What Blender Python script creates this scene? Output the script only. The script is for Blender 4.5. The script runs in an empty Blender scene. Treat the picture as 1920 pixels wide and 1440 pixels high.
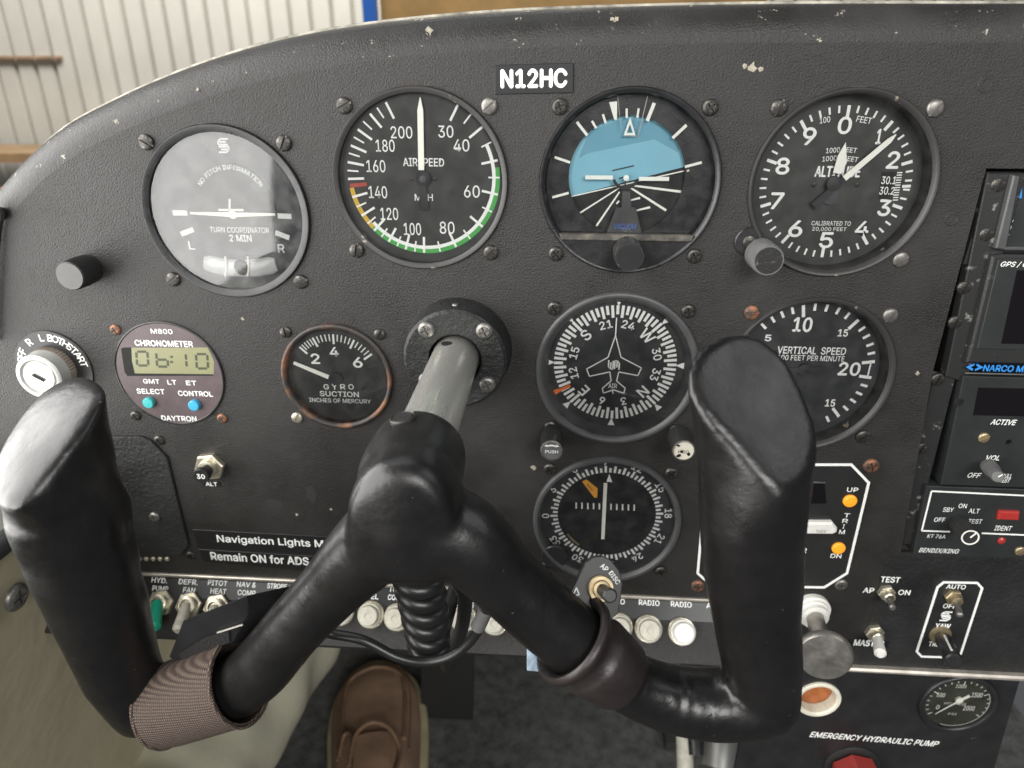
import bpy, bmesh, math, random
from mathutils import Vector, Matrix
random.seed(7)
R90 = math.radians(90)
OFF = 800.0            # mm added to heights, so that the cabin floor lies near zero
S = bpy.context.scene
COL = S.collection
# ------------------------------------------------------------------ camera (solved from the screw patterns of the standard dials)
FPX = 1311.455
CR = [Vector((0.997917526, 0.064460758, 0.002328462)), Vector((0.027829922, -0.397707994, -0.917089880)), Vector((-0.058190261, 0.915244865, -0.398673715))]
CC = Vector((-31.1416, -319.5724, 41.7586))      # mm, origin at the attitude indicator's centre on the panel face
cam = bpy.data.cameras.new('camera'); camo = bpy.data.objects.new('camera', cam); COL.objects.link(camo)
cam.sensor_width = 36.0; cam.lens = 36.0*FPX/1920.0; cam.clip_start = 0.01; cam.clip_end = 100
rx, up, bk = CR[0], -CR[1], -CR[2]
camo.matrix_world = Matrix(((rx.x, up.x, bk.x, CC.x*.001), (rx.y, up.y, bk.y, CC.y*.001), (rx.z, up.z, bk.z, (CC.z+OFF)*.001), (0, 0, 0, 1)))
cam.dof.use_dof = True; cam.dof.focus_distance = 0.30; cam.dof.aperture_fstop = 13.0
S.camera = camo
# ------------------------------------------------------------------ world and light: soft daylight through the open left side, hangar daylight beyond
w = bpy.data.worlds.new('World'); S.world = w; w.use_nodes = True
bg = w.node_tree.nodes['Background']; bg.inputs[0].default_value = (0.92, 0.96, 1.0, 1); bg.inputs[1].default_value = 0.095
def area(name, loc, target, sx, sy, watts, col):
    l = bpy.data.lights.new(name, 'AREA'); l.shape = 'RECTANGLE'; l.size = sx; l.size_y = sy; l.energy = watts; l.color = col
    o = bpy.data.objects.new(name, l); COL.objects.link(o)
    o.location = Vector(loc)+Vector((0, 0, OFF*.001))
    d = Vector(target)-Vector(loc); o.rotation_euler = d.to_track_quat('-Z', 'Y').to_euler()
    return o
area('side_window_light', (-0.80, -0.78, 0.20), (-0.1, -0.78, 0.14), 2.0, 1.36, 63, (1.0, 0.985, 0.96))
area('windscreen_light', (-0.35, 0.35, 1.25), (-0.05, -0.25, -0.1), 1.0, 0.7, 3.5, (0.95, 0.98, 1.0))
area('hatch_light', (0.45, -1.55, 0.62), (-0.2, 0.25, -0.55), 0.9, 0.6, 23, (1.0, 0.99, 0.97))
area('right_window_light', (1.15, -0.15, 0.95), (0.0, -0.1, -0.1), 0.9, 0.7, 4.0, (0.97, 0.98, 1.0))
area('hangar_light', (-1.5, 2.4, 2.9), (-2.0, 4.5, 1.2), 4.0, 1.4, 275, (1.0, 0.97, 0.92))
S.view_settings.view_transform = 'Standard'; S.view_settings.look = 'None'; S.view_settings.exposure = 0.0; S.view_settings.gamma = 1.0
S.render.engine = 'CYCLES'

# ------------------------------------------------------------------ pixel -> place (a pixel gives a direction, the plane gives the distance)
def ray(x, y): 
    a, b = (x-960)/FPX, (y-720)/FPX
    return CR[0]*a + CR[1]*b + CR[2]
def U(x, y, d=0.0):                       # point d mm in front of the panel face
    v = ray(x, y); t = (-d-CC.y)/v.y; return CC+v*t
def UP(x, y, P0, n):
    v = ray(x, y); t = (P0-CC).dot(n)/v.dot(n); return CC+v*t
def depth(P): return (P-CC).dot(CR[2])

# ------------------------------------------------------------------ materials
def mat(name, col, rough=.5, metal=0.0, spec=.5, var=0.0, vscale=60., bump=0.0, bscale=900., bdist=.0004, rvar=0.0, emit=None, col2=None, thr=None, coat=0., btype='noise', detail=6., bump2=None, sheen=0., stretch=None, speck=None):
    m = bpy.data.materials.new(name); m.use_nodes = True; nt = m.node_tree; N = nt.nodes; L = nt.links
    b = N['Principled BSDF']; b.inputs['Base Color'].default_value = (*col, 1); b.inputs['Roughness'].default_value = rough
    b.inputs['Metallic'].default_value = metal; b.inputs['Specular IOR Level'].default_value = spec
    b.inputs['Coat Weight'].default_value = coat; b.inputs['Sheen Weight'].default_value = sheen
    if emit: b.inputs['Emission Color'].default_value = (*emit[0], 1); b.inputs['Emission Strength'].default_value = emit[1]
    tc = N.new('ShaderNodeTexCoord'); co = tc.outputs['Object']
    if stretch: mp = N.new('ShaderNodeMapping'); mp.inputs['Scale'].default_value = stretch; L.new(co, mp.inputs[0]); co = mp.outputs[0]
    def noise(sc, det=detail, rgh=.6):
        n = N.new('ShaderNodeTexNoise'); n.inputs['Scale'].default_value = sc; n.inputs['Detail'].default_value = det; n.inputs['Roughness'].default_value = rgh
        L.new(co, n.inputs['Vector']); return n
    if var or col2:
        n = noise(vscale); r = N.new('ShaderNodeValToRGB'); L.new(n.outputs['Fac'], r.inputs['Fac'])
        if col2:
            lo, hi = thr or (.58, .64)
            r.color_ramp.elements[0].position = lo; r.color_ramp.elements[1].position = hi
            c2 = col2
        else:
            r.color_ramp.elements[0].position = .3; r.color_ramp.elements[1].position = .72
            c2 = tuple(min(1, c*(1+var)) for c in col)
        r.color_ramp.elements[0].color = (*(tuple(c*(1-var) for c in col)), 1); r.color_ramp.elements[1].color = (*c2, 1)
        cout = r.outputs['Color']
        for sc_, th_, cc in (speck or ()):
            n = noise(sc_, 5, .7); r3 = N.new('ShaderNodeValToRGB'); L.new(n.outputs['Fac'], r3.inputs['Fac']); r3.color_ramp.elements[0].position = th_; r3.color_ramp.elements[1].position = th_+.015
            mx = N.new('ShaderNodeMix'); mx.data_type = 'RGBA'; L.new(r3.outputs['Color'], mx.inputs['Factor']); L.new(cout, mx.inputs[6]); mx.inputs[7].default_value = (*cc, 1); cout = mx.outputs[2]
        L.new(cout, b.inputs['Base Color'])
    if rvar:
        n = noise(vscale*2.3); mr = N.new('ShaderNodeMapRange'); mr.inputs['From Min'].default_value = .3; mr.inputs['From Max'].default_value = .7
        mr.inputs['To Min'].default_value = max(.03, rough-rvar); mr.inputs['To Max'].default_value = min(1, rough+rvar)
        L.new(n.outputs['Fac'], mr.inputs['Value']); L.new(mr.outputs['Result'], b.inputs['Roughness'])
    if bump:
        if btype == 'noise': t = noise(bscale, 4, .65); out = t.outputs['Fac']
        elif btype == 'voronoi':
            t = N.new('ShaderNodeTexVoronoi'); t.inputs['Scale'].default_value = bscale; L.new(tc.outputs['Object'], t.inputs['Vector']); out = t.outputs['Distance']
        elif btype == 'wave':
            t = N.new('ShaderNodeTexWave'); t.inputs['Scale'].default_value = bscale; t.inputs['Distortion'].default_value = 3; L.new(tc.outputs['Object'], t.inputs['Vector']); out = t.outputs['Fac']
        bp = N.new('ShaderNodeBump'); bp.inputs['Strength'].default_value = bump; bp.inputs['Distance'].default_value = bdist
        L.new(out, bp.inputs['Height'])
        if bump2:
            t2 = noise(bump2[0], 5, .6); bp2 = N.new('ShaderNodeBump'); bp2.inputs['Strength'].default_value = bump2[1]; bp2.inputs['Distance'].default_value = bump2[2]
            L.new(t2.outputs['Fac'], bp2.inputs['Height']); L.new(bp2.outputs['Normal'], bp.inputs['Normal'])
        L.new(bp.outputs['Normal'], b.inputs['Normal'])
    return m
def panel_mat(name, col, chip, chip_thr, rough=.5, bscale=1250., bstr=.55):
    """wrinkle-finish paint: fine crinkle, dull patches, small chips down to the primer"""
    m = bpy.data.materials.new(name); m.use_nodes = True; nt = m.node_tree; N = nt.nodes; L = nt.links; b = N['Principled BSDF']
    tc = N.new('ShaderNodeTexCoord')
    def noise(sc, det, rgh=.6):
        n = N.new('ShaderNodeTexNoise'); n.inputs['Scale'].default_value = sc; n.inputs['Detail'].default_value = det; n.inputs['Roughness'].default_value = rgh
        L.new(tc.outputs['Object'], n.inputs['Vector']); return n
    n1 = noise(22, 7, .65); r1 = N.new('ShaderNodeValToRGB'); L.new(n1.outputs['Fac'], r1.inputs['Fac'])
    r1.color_ramp.elements[0].position = .3; r1.color_ramp.elements[1].position = .75
    r1.color_ramp.elements[0].color = (*(c*.66 for c in col), 1); r1.color_ramp.elements[1].color = (*(c*1.45 for c in col), 1)
    n2 = noise(130, 9, .75); r2 = N.new('ShaderNodeValToRGB'); L.new(n2.outputs['Fac'], r2.inputs['Fac'])
    r2.color_ramp.elements[0].position = chip_thr; r2.color_ramp.elements[1].position = chip_thr+.012
    mx = N.new('ShaderNodeMix'); mx.data_type = 'RGBA'; L.new(r2.outputs['Color'], mx.inputs['Factor']); L.new(r1.outputs['Color'], mx.inputs[6]); mx.inputs[7].default_value = (*chip, 1)
    n5 = noise(330, 6, .7); r5 = N.new('ShaderNodeValToRGB'); L.new(n5.outputs['Fac'], r5.inputs['Fac']); r5.color_ramp.elements[0].position = .705; r5.color_ramp.elements[1].position = .73
    mx2 = N.new('ShaderNodeMix'); mx2.data_type = 'RGBA'; L.new(r5.outputs['Color'], mx2.inputs['Factor']); L.new(mx.outputs[2], mx2.inputs[6]); mx2.inputs[7].default_value = (.20, .19, .17, 1)
    L.new(mx2.outputs[2], b.inputs['Base Color'])
    n3 = noise(bscale, 3, .6); bp = N.new('ShaderNodeBump'); bp.inputs['Strength'].default_value = bstr; bp.inputs['Distance'].default_value = .0006; L.new(n3.outputs['Fac'], bp.inputs['Height'])
    n4 = noise(210, 3); bp2 = N.new('ShaderNodeBump'); bp2.inputs['Strength'].default_value = .2; bp2.inputs['Distance'].default_value = .001; L.new(n4.outputs['Fac'], bp2.inputs['Height']); L.new(bp2.outputs['Normal'], bp.inputs['Normal'])
    L.new(bp.outputs['Normal'], b.inputs['Normal'])
    mr = N.new('ShaderNodeMapRange'); mr.inputs['From Min'].default_value = .35; mr.inputs['From Max'].default_value = .7; mr.inputs['To Min'].default_value = rough-.12; mr.inputs['To Max'].default_value = rough+.16
    L.new(n1.outputs['Fac'], mr.inputs['Value']); L.new(mr.outputs['Result'], b.inputs['Roughness'])
    b.inputs['Specular IOR Level'].default_value = .40
    return m
def glass_mat(name, tint=(1, 1, 1), rough=.02, ior=1.5, haze=0.0):
    m = bpy.data.materials.new(name); m.use_nodes = True; nt = m.node_tree; N = nt.nodes; L = nt.links
    for n in list(N): N.remove(n)
    o = N.new('ShaderNodeOutputMaterial'); t = N.new('ShaderNodeBsdfTransparent'); t.inputs[0].default_value = (*tint, 1)
    g = N.new('ShaderNodeBsdfGlossy'); g.inputs['Roughness'].default_value = rough
    fr = N.new('ShaderNodeFresnel'); fr.inputs['IOR'].default_value = ior; mx = N.new('ShaderNodeMixShader')
    L.new(fr.outputs[0], mx.inputs[0]); L.new(t.outputs[0], mx.inputs[1]); L.new(g.outputs[0], mx.inputs[2])
    last = mx
    if haze:  # pale diffuse veil painted over the glass for reflected haze
        tc = N.new('ShaderNodeTexCoord'); n = N.new('ShaderNodeTexNoise'); n.inputs['Scale'].default_value = 120; n.inputs['Detail'].default_value = 8; L.new(tc.outputs['Object'], n.inputs['Vector'])
        mr = N.new('ShaderNodeMapRange'); mr.inputs['From Min'].default_value = .4; mr.inputs['From Max'].default_value = .8; mr.inputs['To Max'].default_value = haze; L.new(n.outputs['Fac'], mr.inputs['Value'])
        df = N.new('ShaderNodeBsdfDiffuse'); df.inputs[0].default_value = (.6, .6, .58, 1); m2 = N.new('ShaderNodeMixShader')
        L.new(mr.outputs[0], m2.inputs[0]); L.new(mx.outputs[0], m2.inputs[1]); L.new(df.outputs[0], m2.inputs[2]); last = m2
    L.new(last.outputs[0], o.inputs[0]); return m
M = {}
M['panel'] = panel_mat('panel_paint', (.0215, .0203, .0190), (.30, .27, .22), .765, rough=.45, bstr=.75)
M['edge'] = panel_mat('panel_edge_paint', (.0205, .0195, .0185), (.33, .30, .25), .63, rough=.40, bstr=.6)
M['crackle'] = panel_mat('crackle_paint', (.017, .0175, .0175), (.3, .3, .28), .80, rough=.5, bscale=420., bstr=1.0)
M['bezel'] = mat('bezel_black', (.016, .016, .017), .34, var=.25, vscale=90, bump=.25, bscale=1500, rvar=.1)
M['bezel_worn'] = mat('bezel_worn_edge', (.03, .029, .028), .45, col2=(.30, .25, .20), thr=(.655, .68), vscale=95, bump=.25, bscale=1300)
M['bezel_grey'] = mat('bezel_grey', (.060, .061, .062), .42, var=.25, vscale=60, bump=.2, bscale=1400)
M['bezel_rust'] = mat('bezel_rust', (.030, .026, .024), .5, col2=(.22, .095, .045), thr=(.46, .66), vscale=70, bump=.4, bscale=900)
M['dial_hazed'] = mat('dial_hazed', (.034, .034, .033), .62, var=.2, vscale=40)  # dial black lightened to paint in the haze on the glass
M['scuffed'] = mat('scuffed_black', (.020, .020, .020), .42, col2=(.24, .235, .215), thr=(.60, .70), vscale=170, bump=.3, bscale=1000, speck=((420, .72, (.4, .39, .36)),))
M['ledge'] = mat('ledge_dusty', (.05, .047, .042), .5, col2=(.15, .135, .11), thr=(.42, .7), vscale=160, bump=.4, bscale=900)
M['tube_white'] = mat('tube_white', (.55, .56, .55), .18, var=.2, vscale=60)
M['dial'] = mat('dial_black', (.020, .021, .022), .62, var=.15, vscale=40)
M['dial_deep'] = mat('dial_deep_black', (.004, .004, .004), .6)
M['dial_grey'] = mat('dial_grey', (.045, .047, .052), .6, var=.1)
M['print'] = mat('print_white', (.86, .87, .84), .6, var=.04, vscale=400)
M['lume'] = mat('pointer_cream', (.88, .88, .80), .5, var=.04, vscale=200)
M['green'] = mat('arc_green', (.06, .36, .07), .55); M['yellow'] = mat('arc_yellow', (.62, .40, .04), .55); M['red'] = mat('mark_red', (.38, .06, .04), .55)
M['orange'] = mat('bug_orange', (.80, .17, .03), .5); M['amber'] = mat('amber_lamp', (.85, .33, .02), .35, emit=((1, .36, .02), .35))
M['flag'] = mat('flag_amber', (.85, .38, .03), .5)
M['sky'] = mat('horizon_sky_blue', (.21, .47, .58), .6); M['sky_shade'] = mat('horizon_shaded_blue', (.13, .34, .44), .6)
M['blueprint'] = mat('print_blue', (.06, .16, .55), .5); M['bluelogo'] = mat('print_bright_blue', (.03, .25, .68), .5)
M['glass'] = glass_mat('cover_glass', rough=.02, ior=1.56, haze=.03)
M['glass_tc'] = glass_mat('cover_glass_hazy', rough=.05, ior=1.72, haze=.13)
M['screw'] = mat('screw_dark', (.045, .043, .040), .40, metal=.6, col2=(.20, .185, .16), thr=(.55, .70), vscale=500, bump=.3, bscale=1500)
M['screw_rust'] = mat('screw_rusty', (.10, .075, .06), .55, metal=.5, col2=(.30, .13, .07), thr=(.45, .6), vscale=420, bump=.4, bscale=1500)
M['screw_bright'] = mat('screw_bright', (.20, .19, .175), .42, metal=.7, var=.4, vscale=400)
M['brass'] = mat('brass_dull', (.42, .34, .21), .42, metal=.8, var=.25, vscale=300)
M['nut'] = mat('nut_nickel', (.62, .58, .46), .36, metal=.8, var=.3, vscale=250, rvar=.12)
M['steel'] = mat('shaft_steel', (.84, .83, .77), .29, metal=.84, var=.2, vscale=45, bump=.1, bscale=260, bdist=.0003, rvar=.1, stretch=(1, .06, 1), speck=((900, .72, (.25, .24, .21)),))
M['silver'] = mat('knob_silver', (.38, .36, .33), .40, metal=.9, var=.15, vscale=90, rvar=.1)
M['alu'] = mat('aluminium_lip', (.62, .57, .50), .42, metal=.7, var=.35, vscale=70)
M['trim'] = mat('edge_trim_cream', (.30, .28, .23), .6, var=.6, vscale=160, bump=.3, bscale=500)
M['yoke'] = mat('yoke_black_vinyl', (.0075, .0070, .0070), .33, var=.35, vscale=35, bump=.15, bscale=430, bdist=.0005, rvar=.08, bump2=(60, .3, .0014), speck=((330, .715, (.22, .21, .195)), (70, .73, (.04, .036, .032))))
M['yoke_paint'] = mat('sleeve_brown_rubber', (.019, .0145, .014), .42, var=.3, vscale=45, bump=.3, bscale=600, rvar=.1, bump2=(60, .3, .0015))
M['rubber'] = mat('rubber_black', (.012, .012, .012), .34, var=.2, vscale=60, bump=.1, bscale=500)
M['knob'] = mat('knob_black', (.022, .022, .022), .4, var=.2, vscale=200, bump=.3, bscale=1200)
M['knob_worn'] = mat('knob_worn', (.018, .0175, .017), .42, col2=(.15, .145, .13), thr=(.58, .74), vscale=380, bump=.4, bscale=1000)
M['knob_grey'] = mat('knob_grey', (.11, .11, .11), .5, var=.2, vscale=200)
M['knob_face'] = mat('knob_face', (.075, .072, .07), .42, var=.1, vscale=200)  # lighter than the knob body: light on the front is painted in
M['plastic'] = mat('plastic_black', (.016, .016, .017), .36, var=.3, vscale=70, bump=.06, bscale=500)
M['plate'] = mat('plate_black', (.018, .018, .018), .42, var=.2, vscale=90)
M['tape'] = mat('placard_black', (.010, .010, .011), .4)
M['radio'] = mat('radio_face', (.020, .022, .022), .45, var=.25, vscale=60, bump=.15, bscale=1200)
M['window'] = mat('display_dark', (.006, .005, .006), .15)
M['white'] = mat('plastic_white', (.74, .73, .68), .4, var=.08, vscale=200)
M['ivory'] = mat('button_ivory', (.52, .50, .42), .42, var=.2, vscale=220)
M['lockgrey'] = mat('lock_collar_grey', (.42, .42, .40), .42, metal=.2, var=.12, vscale=150)
M['lockface'] = mat('lock_face', (.62, .62, .58), .36, metal=.55, var=.15, vscale=200)
M['ridge'] = mat('knurl_brown_grey', (.30, .25, .20), .45, metal=.3)
M['chrono'] = mat('chrono_face_purple', (.088, .064, .069), .45, var=.2, vscale=130, bump=.08, bscale=900)
M['lcd'] = mat('lcd_olive', (.22, .22, .115), .35, var=.06, vscale=90); M['lcdseg'] = mat('lcd_segment', (.045, .05, .03), .5)
M['teal'] = mat('button_teal', (.05, .42, .42), .35); M['cyan'] = mat('button_blue', (.05, .36, .58), .35)
M['green_sleeve'] = mat('switch_green', (.015, .36, .22), .3); M['redbtn'] = mat('button_red', (.34, .03, .025), .25); M['redknob'] = mat('knob_red_paint', (.27, .03, .026), .4, var=.2, vscale=60)
M['cream'] = mat('ring_cream', (.66, .63, .52), .45, var=.2, vscale=120); M['oil'] = mat('sight_orange', (.36, .12, .04), .25, var=.4, vscale=90)
M['gaugeface'] = mat('gauge_olive_black', (.035, .036, .024), .5)
M['strap'] = mat('strap_webbing', (.085, .062, .052), .75, var=.25, vscale=90)
M['velcro'] = mat('strap_fuzz', (.02, .018, .018), .95, bump=1., bscale=900, bdist=.002)
M['carpet'] = mat('carpet_charcoal', (.075, .076, .072), .95, var=.7, vscale=70, bump=1., bscale=420, bdist=.004, sheen=.2)
M['wall_tan'] = mat('side_trim_tan', (.44, .395, .27), .6, var=.12, vscale=5, bump=.1, bscale=500, bump2=(6, .25, .02), detail=3)
M['sill'] = mat('sill_grey', (.46, .46, .42), .5, var=.1)
M['seal'] = mat('door_seal_black', (.02, .02, .02), .6)
M['dark'] = mat('bulkhead_dark', (.03, .03, .03), .7)
M['leather'] = mat('shoe_leather', (.35, .22, .145), .6, var=.35, vscale=22, bump=.25, bscale=260, bump2=(30, .3, .003))
M['khaki'] = mat('khaki_cloth', (.40, .385, .29), .8, var=.1, vscale=14, bump=.15, bscale=900, bdist=.0004, bump2=(7, .45, .014), detail=3)
M['leather2'] = mat('shoe_leather_seam', (.22, .135, .085), .5, var=.2, vscale=60)
M['sole'] = mat('shoe_sole', (.38, .33, .20), .6, var=.2, vscale=40)
M['hangar'] = mat('hangar_cream_sheet', (.60, .585, .53), .45, var=.12, vscale=1.6)
M['ply'] = mat('plywood', (.50, .30, .11), .6, var=.25, vscale=5, detail=8); M['bluepaint'] = mat('blue_paint', (.03, .16, .62), .5)
M['wood'] = mat('bench_wood', (.36, .24, .13), .6, var=.25, vscale=6); M['rustbar'] = mat('rust_iron', (.34, .22, .14), .7, var=.3, vscale=9)
M['terracotta'] = mat('orange_bucket', (.55, .17, .05), .5)
M['foil'] = mat('foil_sticker', (.45, .58, .70), .3, metal=.3, var=.4, vscale=260)
M['pedal'] = mat('pedal_black', (.010, .010, .010), .5); M['grey_metal'] = mat('grey_metal', (.22, .22, .21), .4, metal=.6, var=.2, vscale=60)
M['chip'] = mat('paint_chip', (.30, .27, .21), .7, var=.4, vscale=500)
M['gap'] = mat('gap_black', (.004, .004, .004), .8)

# strap weave: two crossed waves as bump
def weave(m, sc=330.):
    nt = m.node_tree; N = nt.nodes; L = nt.links; b = N['Principled BSDF']
    tc = [n for n in N if n.type == 'TEX_COORD'][0]; mp = N.new('ShaderNodeMapping'); mp.inputs['Rotation'].default_value = (0, math.radians(16), 0); L.new(tc.outputs['Object'], mp.inputs[0])
    ws = []
    for ax in ('X', 'Z'):
        wv = N.new('ShaderNodeTexWave'); wv.bands_direction = ax; wv.inputs['Scale'].default_value = sc; wv.inputs['Distortion'].default_value = .6; L.new(mp.outputs[0], wv.inputs[0]); ws.append(wv)
    mt = N.new('ShaderNodeMath'); mt.operation = 'MULTIPLY'; L.new(ws[0].outputs['Fac'], mt.inputs[0]); L.new(ws[1].outputs['Fac'], mt.inputs[1])
    bp = N.new('ShaderNodeBump'); bp.inputs['Strength'].default_value = 1; bp.inputs['Distance'].default_value = .0012; L.new(mt.outputs[0], bp.inputs['Height']); L.new(bp.outputs['Normal'], b.inputs['Normal'])
    r = N.new('ShaderNodeValToRGB'); L.new(mt.outputs[0], r.inputs[0]); r.color_ramp.elements[0].color = (.055, .037, .029, 1); r.color_ramp.elements[1].color = (.34, .255, .20, 1); r.color_ramp.elements[1].position = .8
    L.new(r.outputs[0], b.inputs['Base Color'])
weave(M['strap'])

# ------------------------------------------------------------------ mesh helpers (all numbers in mm)
class MB:
    def __init__(s): s.v = []; s.f = []
    def add(s, vs, fs):
        k = len(s.v); s.v += [tuple(p) for p in vs]; s.f += [tuple(i+k for i in f) for f in fs]; return s
    def lathe(s, prof, seg=40, c=(0, 0, 0), mtx=None, close=True, knurl=None):
        """profile (r,z) spun about z; knurl=(i0,i1,n,depth) ripples profile rows i0..i1"""
        vs = []; fs = []; n = len(prof)
        for i, (r, z) in enumerate(prof):
            for k in range(seg):
                a = 2*math.pi*k/seg; rr = r
                if knurl and knurl[0] <= i <= knurl[1] and k % 2: rr = r-knurl[3]
                p = Vector((rr*math.cos(a), rr*math.sin(a), z))
                if mtx: p = mtx @ p
                vs.append((p.x+c[0], p.y+c[1], p.z+c[2]))
        for i in range(n-1):
            for k in range(seg):
                k2 = (k+1) % seg; fs.append((i*seg+k, i*seg+k2, (i+1)*seg+k2, (i+1)*seg+k))
        if close:
            if prof[-1][0] > 1e-6: fs.append(tuple((n-1)*seg+k for k in range(seg)))
            if prof[0][0] > 1e-6: fs.append(tuple(reversed(range(seg))))
        return s.add(vs, fs)
    def prism(s, poly, z0, z1, ch=0.0):
        """poly: ccw 2-D outline, extruded z0..z1, top edge chamfered by ch"""
        A = sum(poly[i][0]*poly[(i+1) % len(poly)][1]-poly[(i+1) % len(poly)][0]*poly[i][1] for i in range(len(poly)))
        if A < 0: poly = poly[::-1]
        n = len(poly); rows = [(poly, z0)]
        if ch > 0: rows += [(poly, z1-ch), (inset(poly, ch), z1)]
        else: rows += [(poly, z1)]
        vs = []; fs = []
        for pl, z in rows: vs += [(p[0], p[1], z) for p in pl]
        for r in range(len(rows)-1):
            for k in range(n): k2 = (k+1) % n; fs.append((r*n+k, r*n+k2, (r+1)*n+k2, (r+1)*n+k))
        fs.append(tuple((len(rows)-1)*n+k for k in range(n))); fs.append(tuple(reversed(range(n))))
        return s.add(vs, fs)
    def flat(s, poly, z):
        A = sum(poly[i][0]*poly[(i+1) % len(poly)][1]-poly[(i+1) % len(poly)][0]*poly[i][1] for i in range(len(poly)))
        if A < 0: poly = poly[::-1]
        return s.add([(p[0], p[1], z) for p in poly], [tuple(range(len(poly)))])
    def bar(s, a, b, wd, z, wd2=None, th=.18):
        a = Vector(a[:2]); b = Vector(b[:2]); d = (b-a).normalized(); n = Vector((-d.y, d.x)); w2 = wd if wd2 is None else wd2
        return s.prism([a-n*wd/2, b-n*w2/2, b+n*w2/2, a+n*wd/2], z, z+th)
    def arc(s, c, r0, r1, a0, a1, z, seg=48, th=.15):
        """annular band; angles in degrees clockwise from top"""
        o = []; i = []
        for k in range(seg+1):
            a = math.radians(a0+(a1-a0)*k/seg); o.append((c[0]+r1*math.sin(a), c[1]+r1*math.cos(a))); i.append((c[0]+r0*math.sin(a), c[1]+r0*math.cos(a)))
        vs = []; fs = []
        for k in range(seg+1): vs += [(*i[k], z), (*o[k], z), (*i[k], z+th), (*o[k], z+th)]
        for k in range(seg): b = 4*k; n = b+4; fs += [(b+2, n+2, n+3, b+3), (b+1, b+3, n+3, n+1), (b, n, n+2, b+2)]
        return s.add(vs, fs)
    def tube(s, pts, r, seg=16, cap=True, squash=1.0):
        pts = [Vector(p) for p in pts]; n = len(pts); rs = r if isinstance(r, (list, tuple)) else [r]*n
        T = [(pts[min(i+1, n-1)]-pts[max(i-1, 0)]).normalized() for i in range(n)]
        ref = Vector((0, 0, 1)) if abs(T[0].z) < .9 else Vector((1, 0, 0)); u = (ref-T[0]*ref.dot(T[0])).normalized(); vs = []; fs = []
        for i in range(n):
            u = (u-T[i]*u.dot(T[i])).normalized(); v = T[i].cross(u)
            for k in range(seg): a = 2*math.pi*k/seg; vs.append(pts[i]+u*(rs[i]*math.cos(a))+v*(rs[i]*squash*math.sin(a)))
        for i in range(n-1):
            for k in range(seg): k2 = (k+1) % seg; fs.append((i*seg+k, i*seg+k2, (i+1)*seg+k2, (i+1)*seg+k))
        if cap: fs += [tuple(reversed(range(seg))), tuple((n-1)*seg+k for k in range(seg))]
        return s.add(vs, fs)
    def loft(s, rings, cap=True):
        n = len(rings[0]); vs = [p for r in rings for p in r]; fs = []
        for i in range(len(rings)-1):
            for k in range(n): k2 = (k+1) % n; fs.append((i*n+k, i*n+k2, (i+1)*n+k2, (i+1)*n+k))
        if cap: fs += [tuple(reversed(range(n))), tuple((len(rings)-1)*n+k for k in range(n))]
        return s.add(vs, fs)
    def box(s, c, d, mtx=None):
        vs = []
        for x in (-1, 1):
            for y in (-1, 1):
                for z in (-1, 1):
                    p = Vector((x*d[0]/2, y*d[1]/2, z*d[2]/2)); p = mtx @ p if mtx else p; vs.append(p+Vector(c))
        return s.add(vs, [(0, 1, 3, 2), (4, 6, 7, 5), (0, 4, 5, 1), (2, 3, 7, 6), (0, 2, 6, 4), (1, 5, 7, 3)])
    def text(s, body, c, wd, ht, z, rot=0., bold=.012, italic=0., arcfit=None):
        v, f = glyphs(body, bold, italic)
        if not v: return s
        xs = [p[0] for p in v]; ys = [p[1] for p in v]; x0, x1, y0, y1 = min(xs), max(xs), min(ys), max(ys)
        ky = ht/(y1-y0); kx = wd/(x1-x0) if wd else ky
        ca, sa = math.cos(rot), math.sin(rot); bw = bold*ky*min(1., ht/3.4)**1.6
        for i, (dx, dy) in enumerate(((0, 0), (bw, 0), (-bw, 0), (0, bw), (0, -bw)) if bold > .004 else ((0, 0),)):   # overprints thicken the strokes
            o = []
            for p in v:
                x = (p[0]-(x0+x1)/2)*kx+dx; y = (p[1]-(y0+y1)/2)*ky+dy; o.append((c[0]+x*ca-y*sa, c[1]+x*sa+y*ca, z+i*.008))
            s.add(o, f)
        return s
def inset(poly, d):
    n = len(poly); out = []
    for i in range(n):
        a, b, c = Vector(poly[i-1][:2]), Vector(poly[i][:2]), Vector(poly[(i+1) % n][:2])
        e1 = (b-a).normalized(); e2 = (c-b).normalized(); n1 = Vector((-e1.y, e1.x)); n2 = Vector((-e2.y, e2.x)); m = n1+n2
        k = m.length_squared; m = m*(2*d/k) if k > .3 else n1*d; out.append((b.x+m.x, b.y+m.y))
    return out
import os
try: FONT = bpy.data.fonts.load(os.path.join(bpy.utils.resource_path('LOCAL'), 'datafiles', 'fonts', 'Inter.woff2'))
except Exception: FONT = None
GC = {}
def glyphs(body, bold, italic):
    key = (body, bold, italic)
    if key not in GC:
        cu = bpy.data.curves.new('t', 'FONT'); cu.body = body; cu.align_x = 'CENTER'; cu.size = 1; cu.resolution_u = 3; cu.shear = italic; cu.space_line = .82
        if FONT: cu.font = FONT
        o = bpy.data.objects.new('t', cu); me = o.to_mesh()
        GC[key] = ([tuple(v.co) for v in me.vertices], [tuple(p.vertices) for p in me.polygons])
        o.to_mesh_clear(); bpy.data.objects.remove(o); bpy.data.curves.remove(cu)
    return GC[key]
def link(name, me, parent=None, loc=None, rot=None, group=None, cat=None, label=None, kind=None):
    o = bpy.data.objects.new(name, me); COL.objects.link(o)
    if parent: o.parent = parent
    if loc is not None: o.location = loc
    if rot is not None: o.rotation_euler = rot
    if label: o['label'] = label
    if cat: o['category'] = cat
    if group: o['group'] = group
    if kind: o['kind'] = kind
    return o
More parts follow.
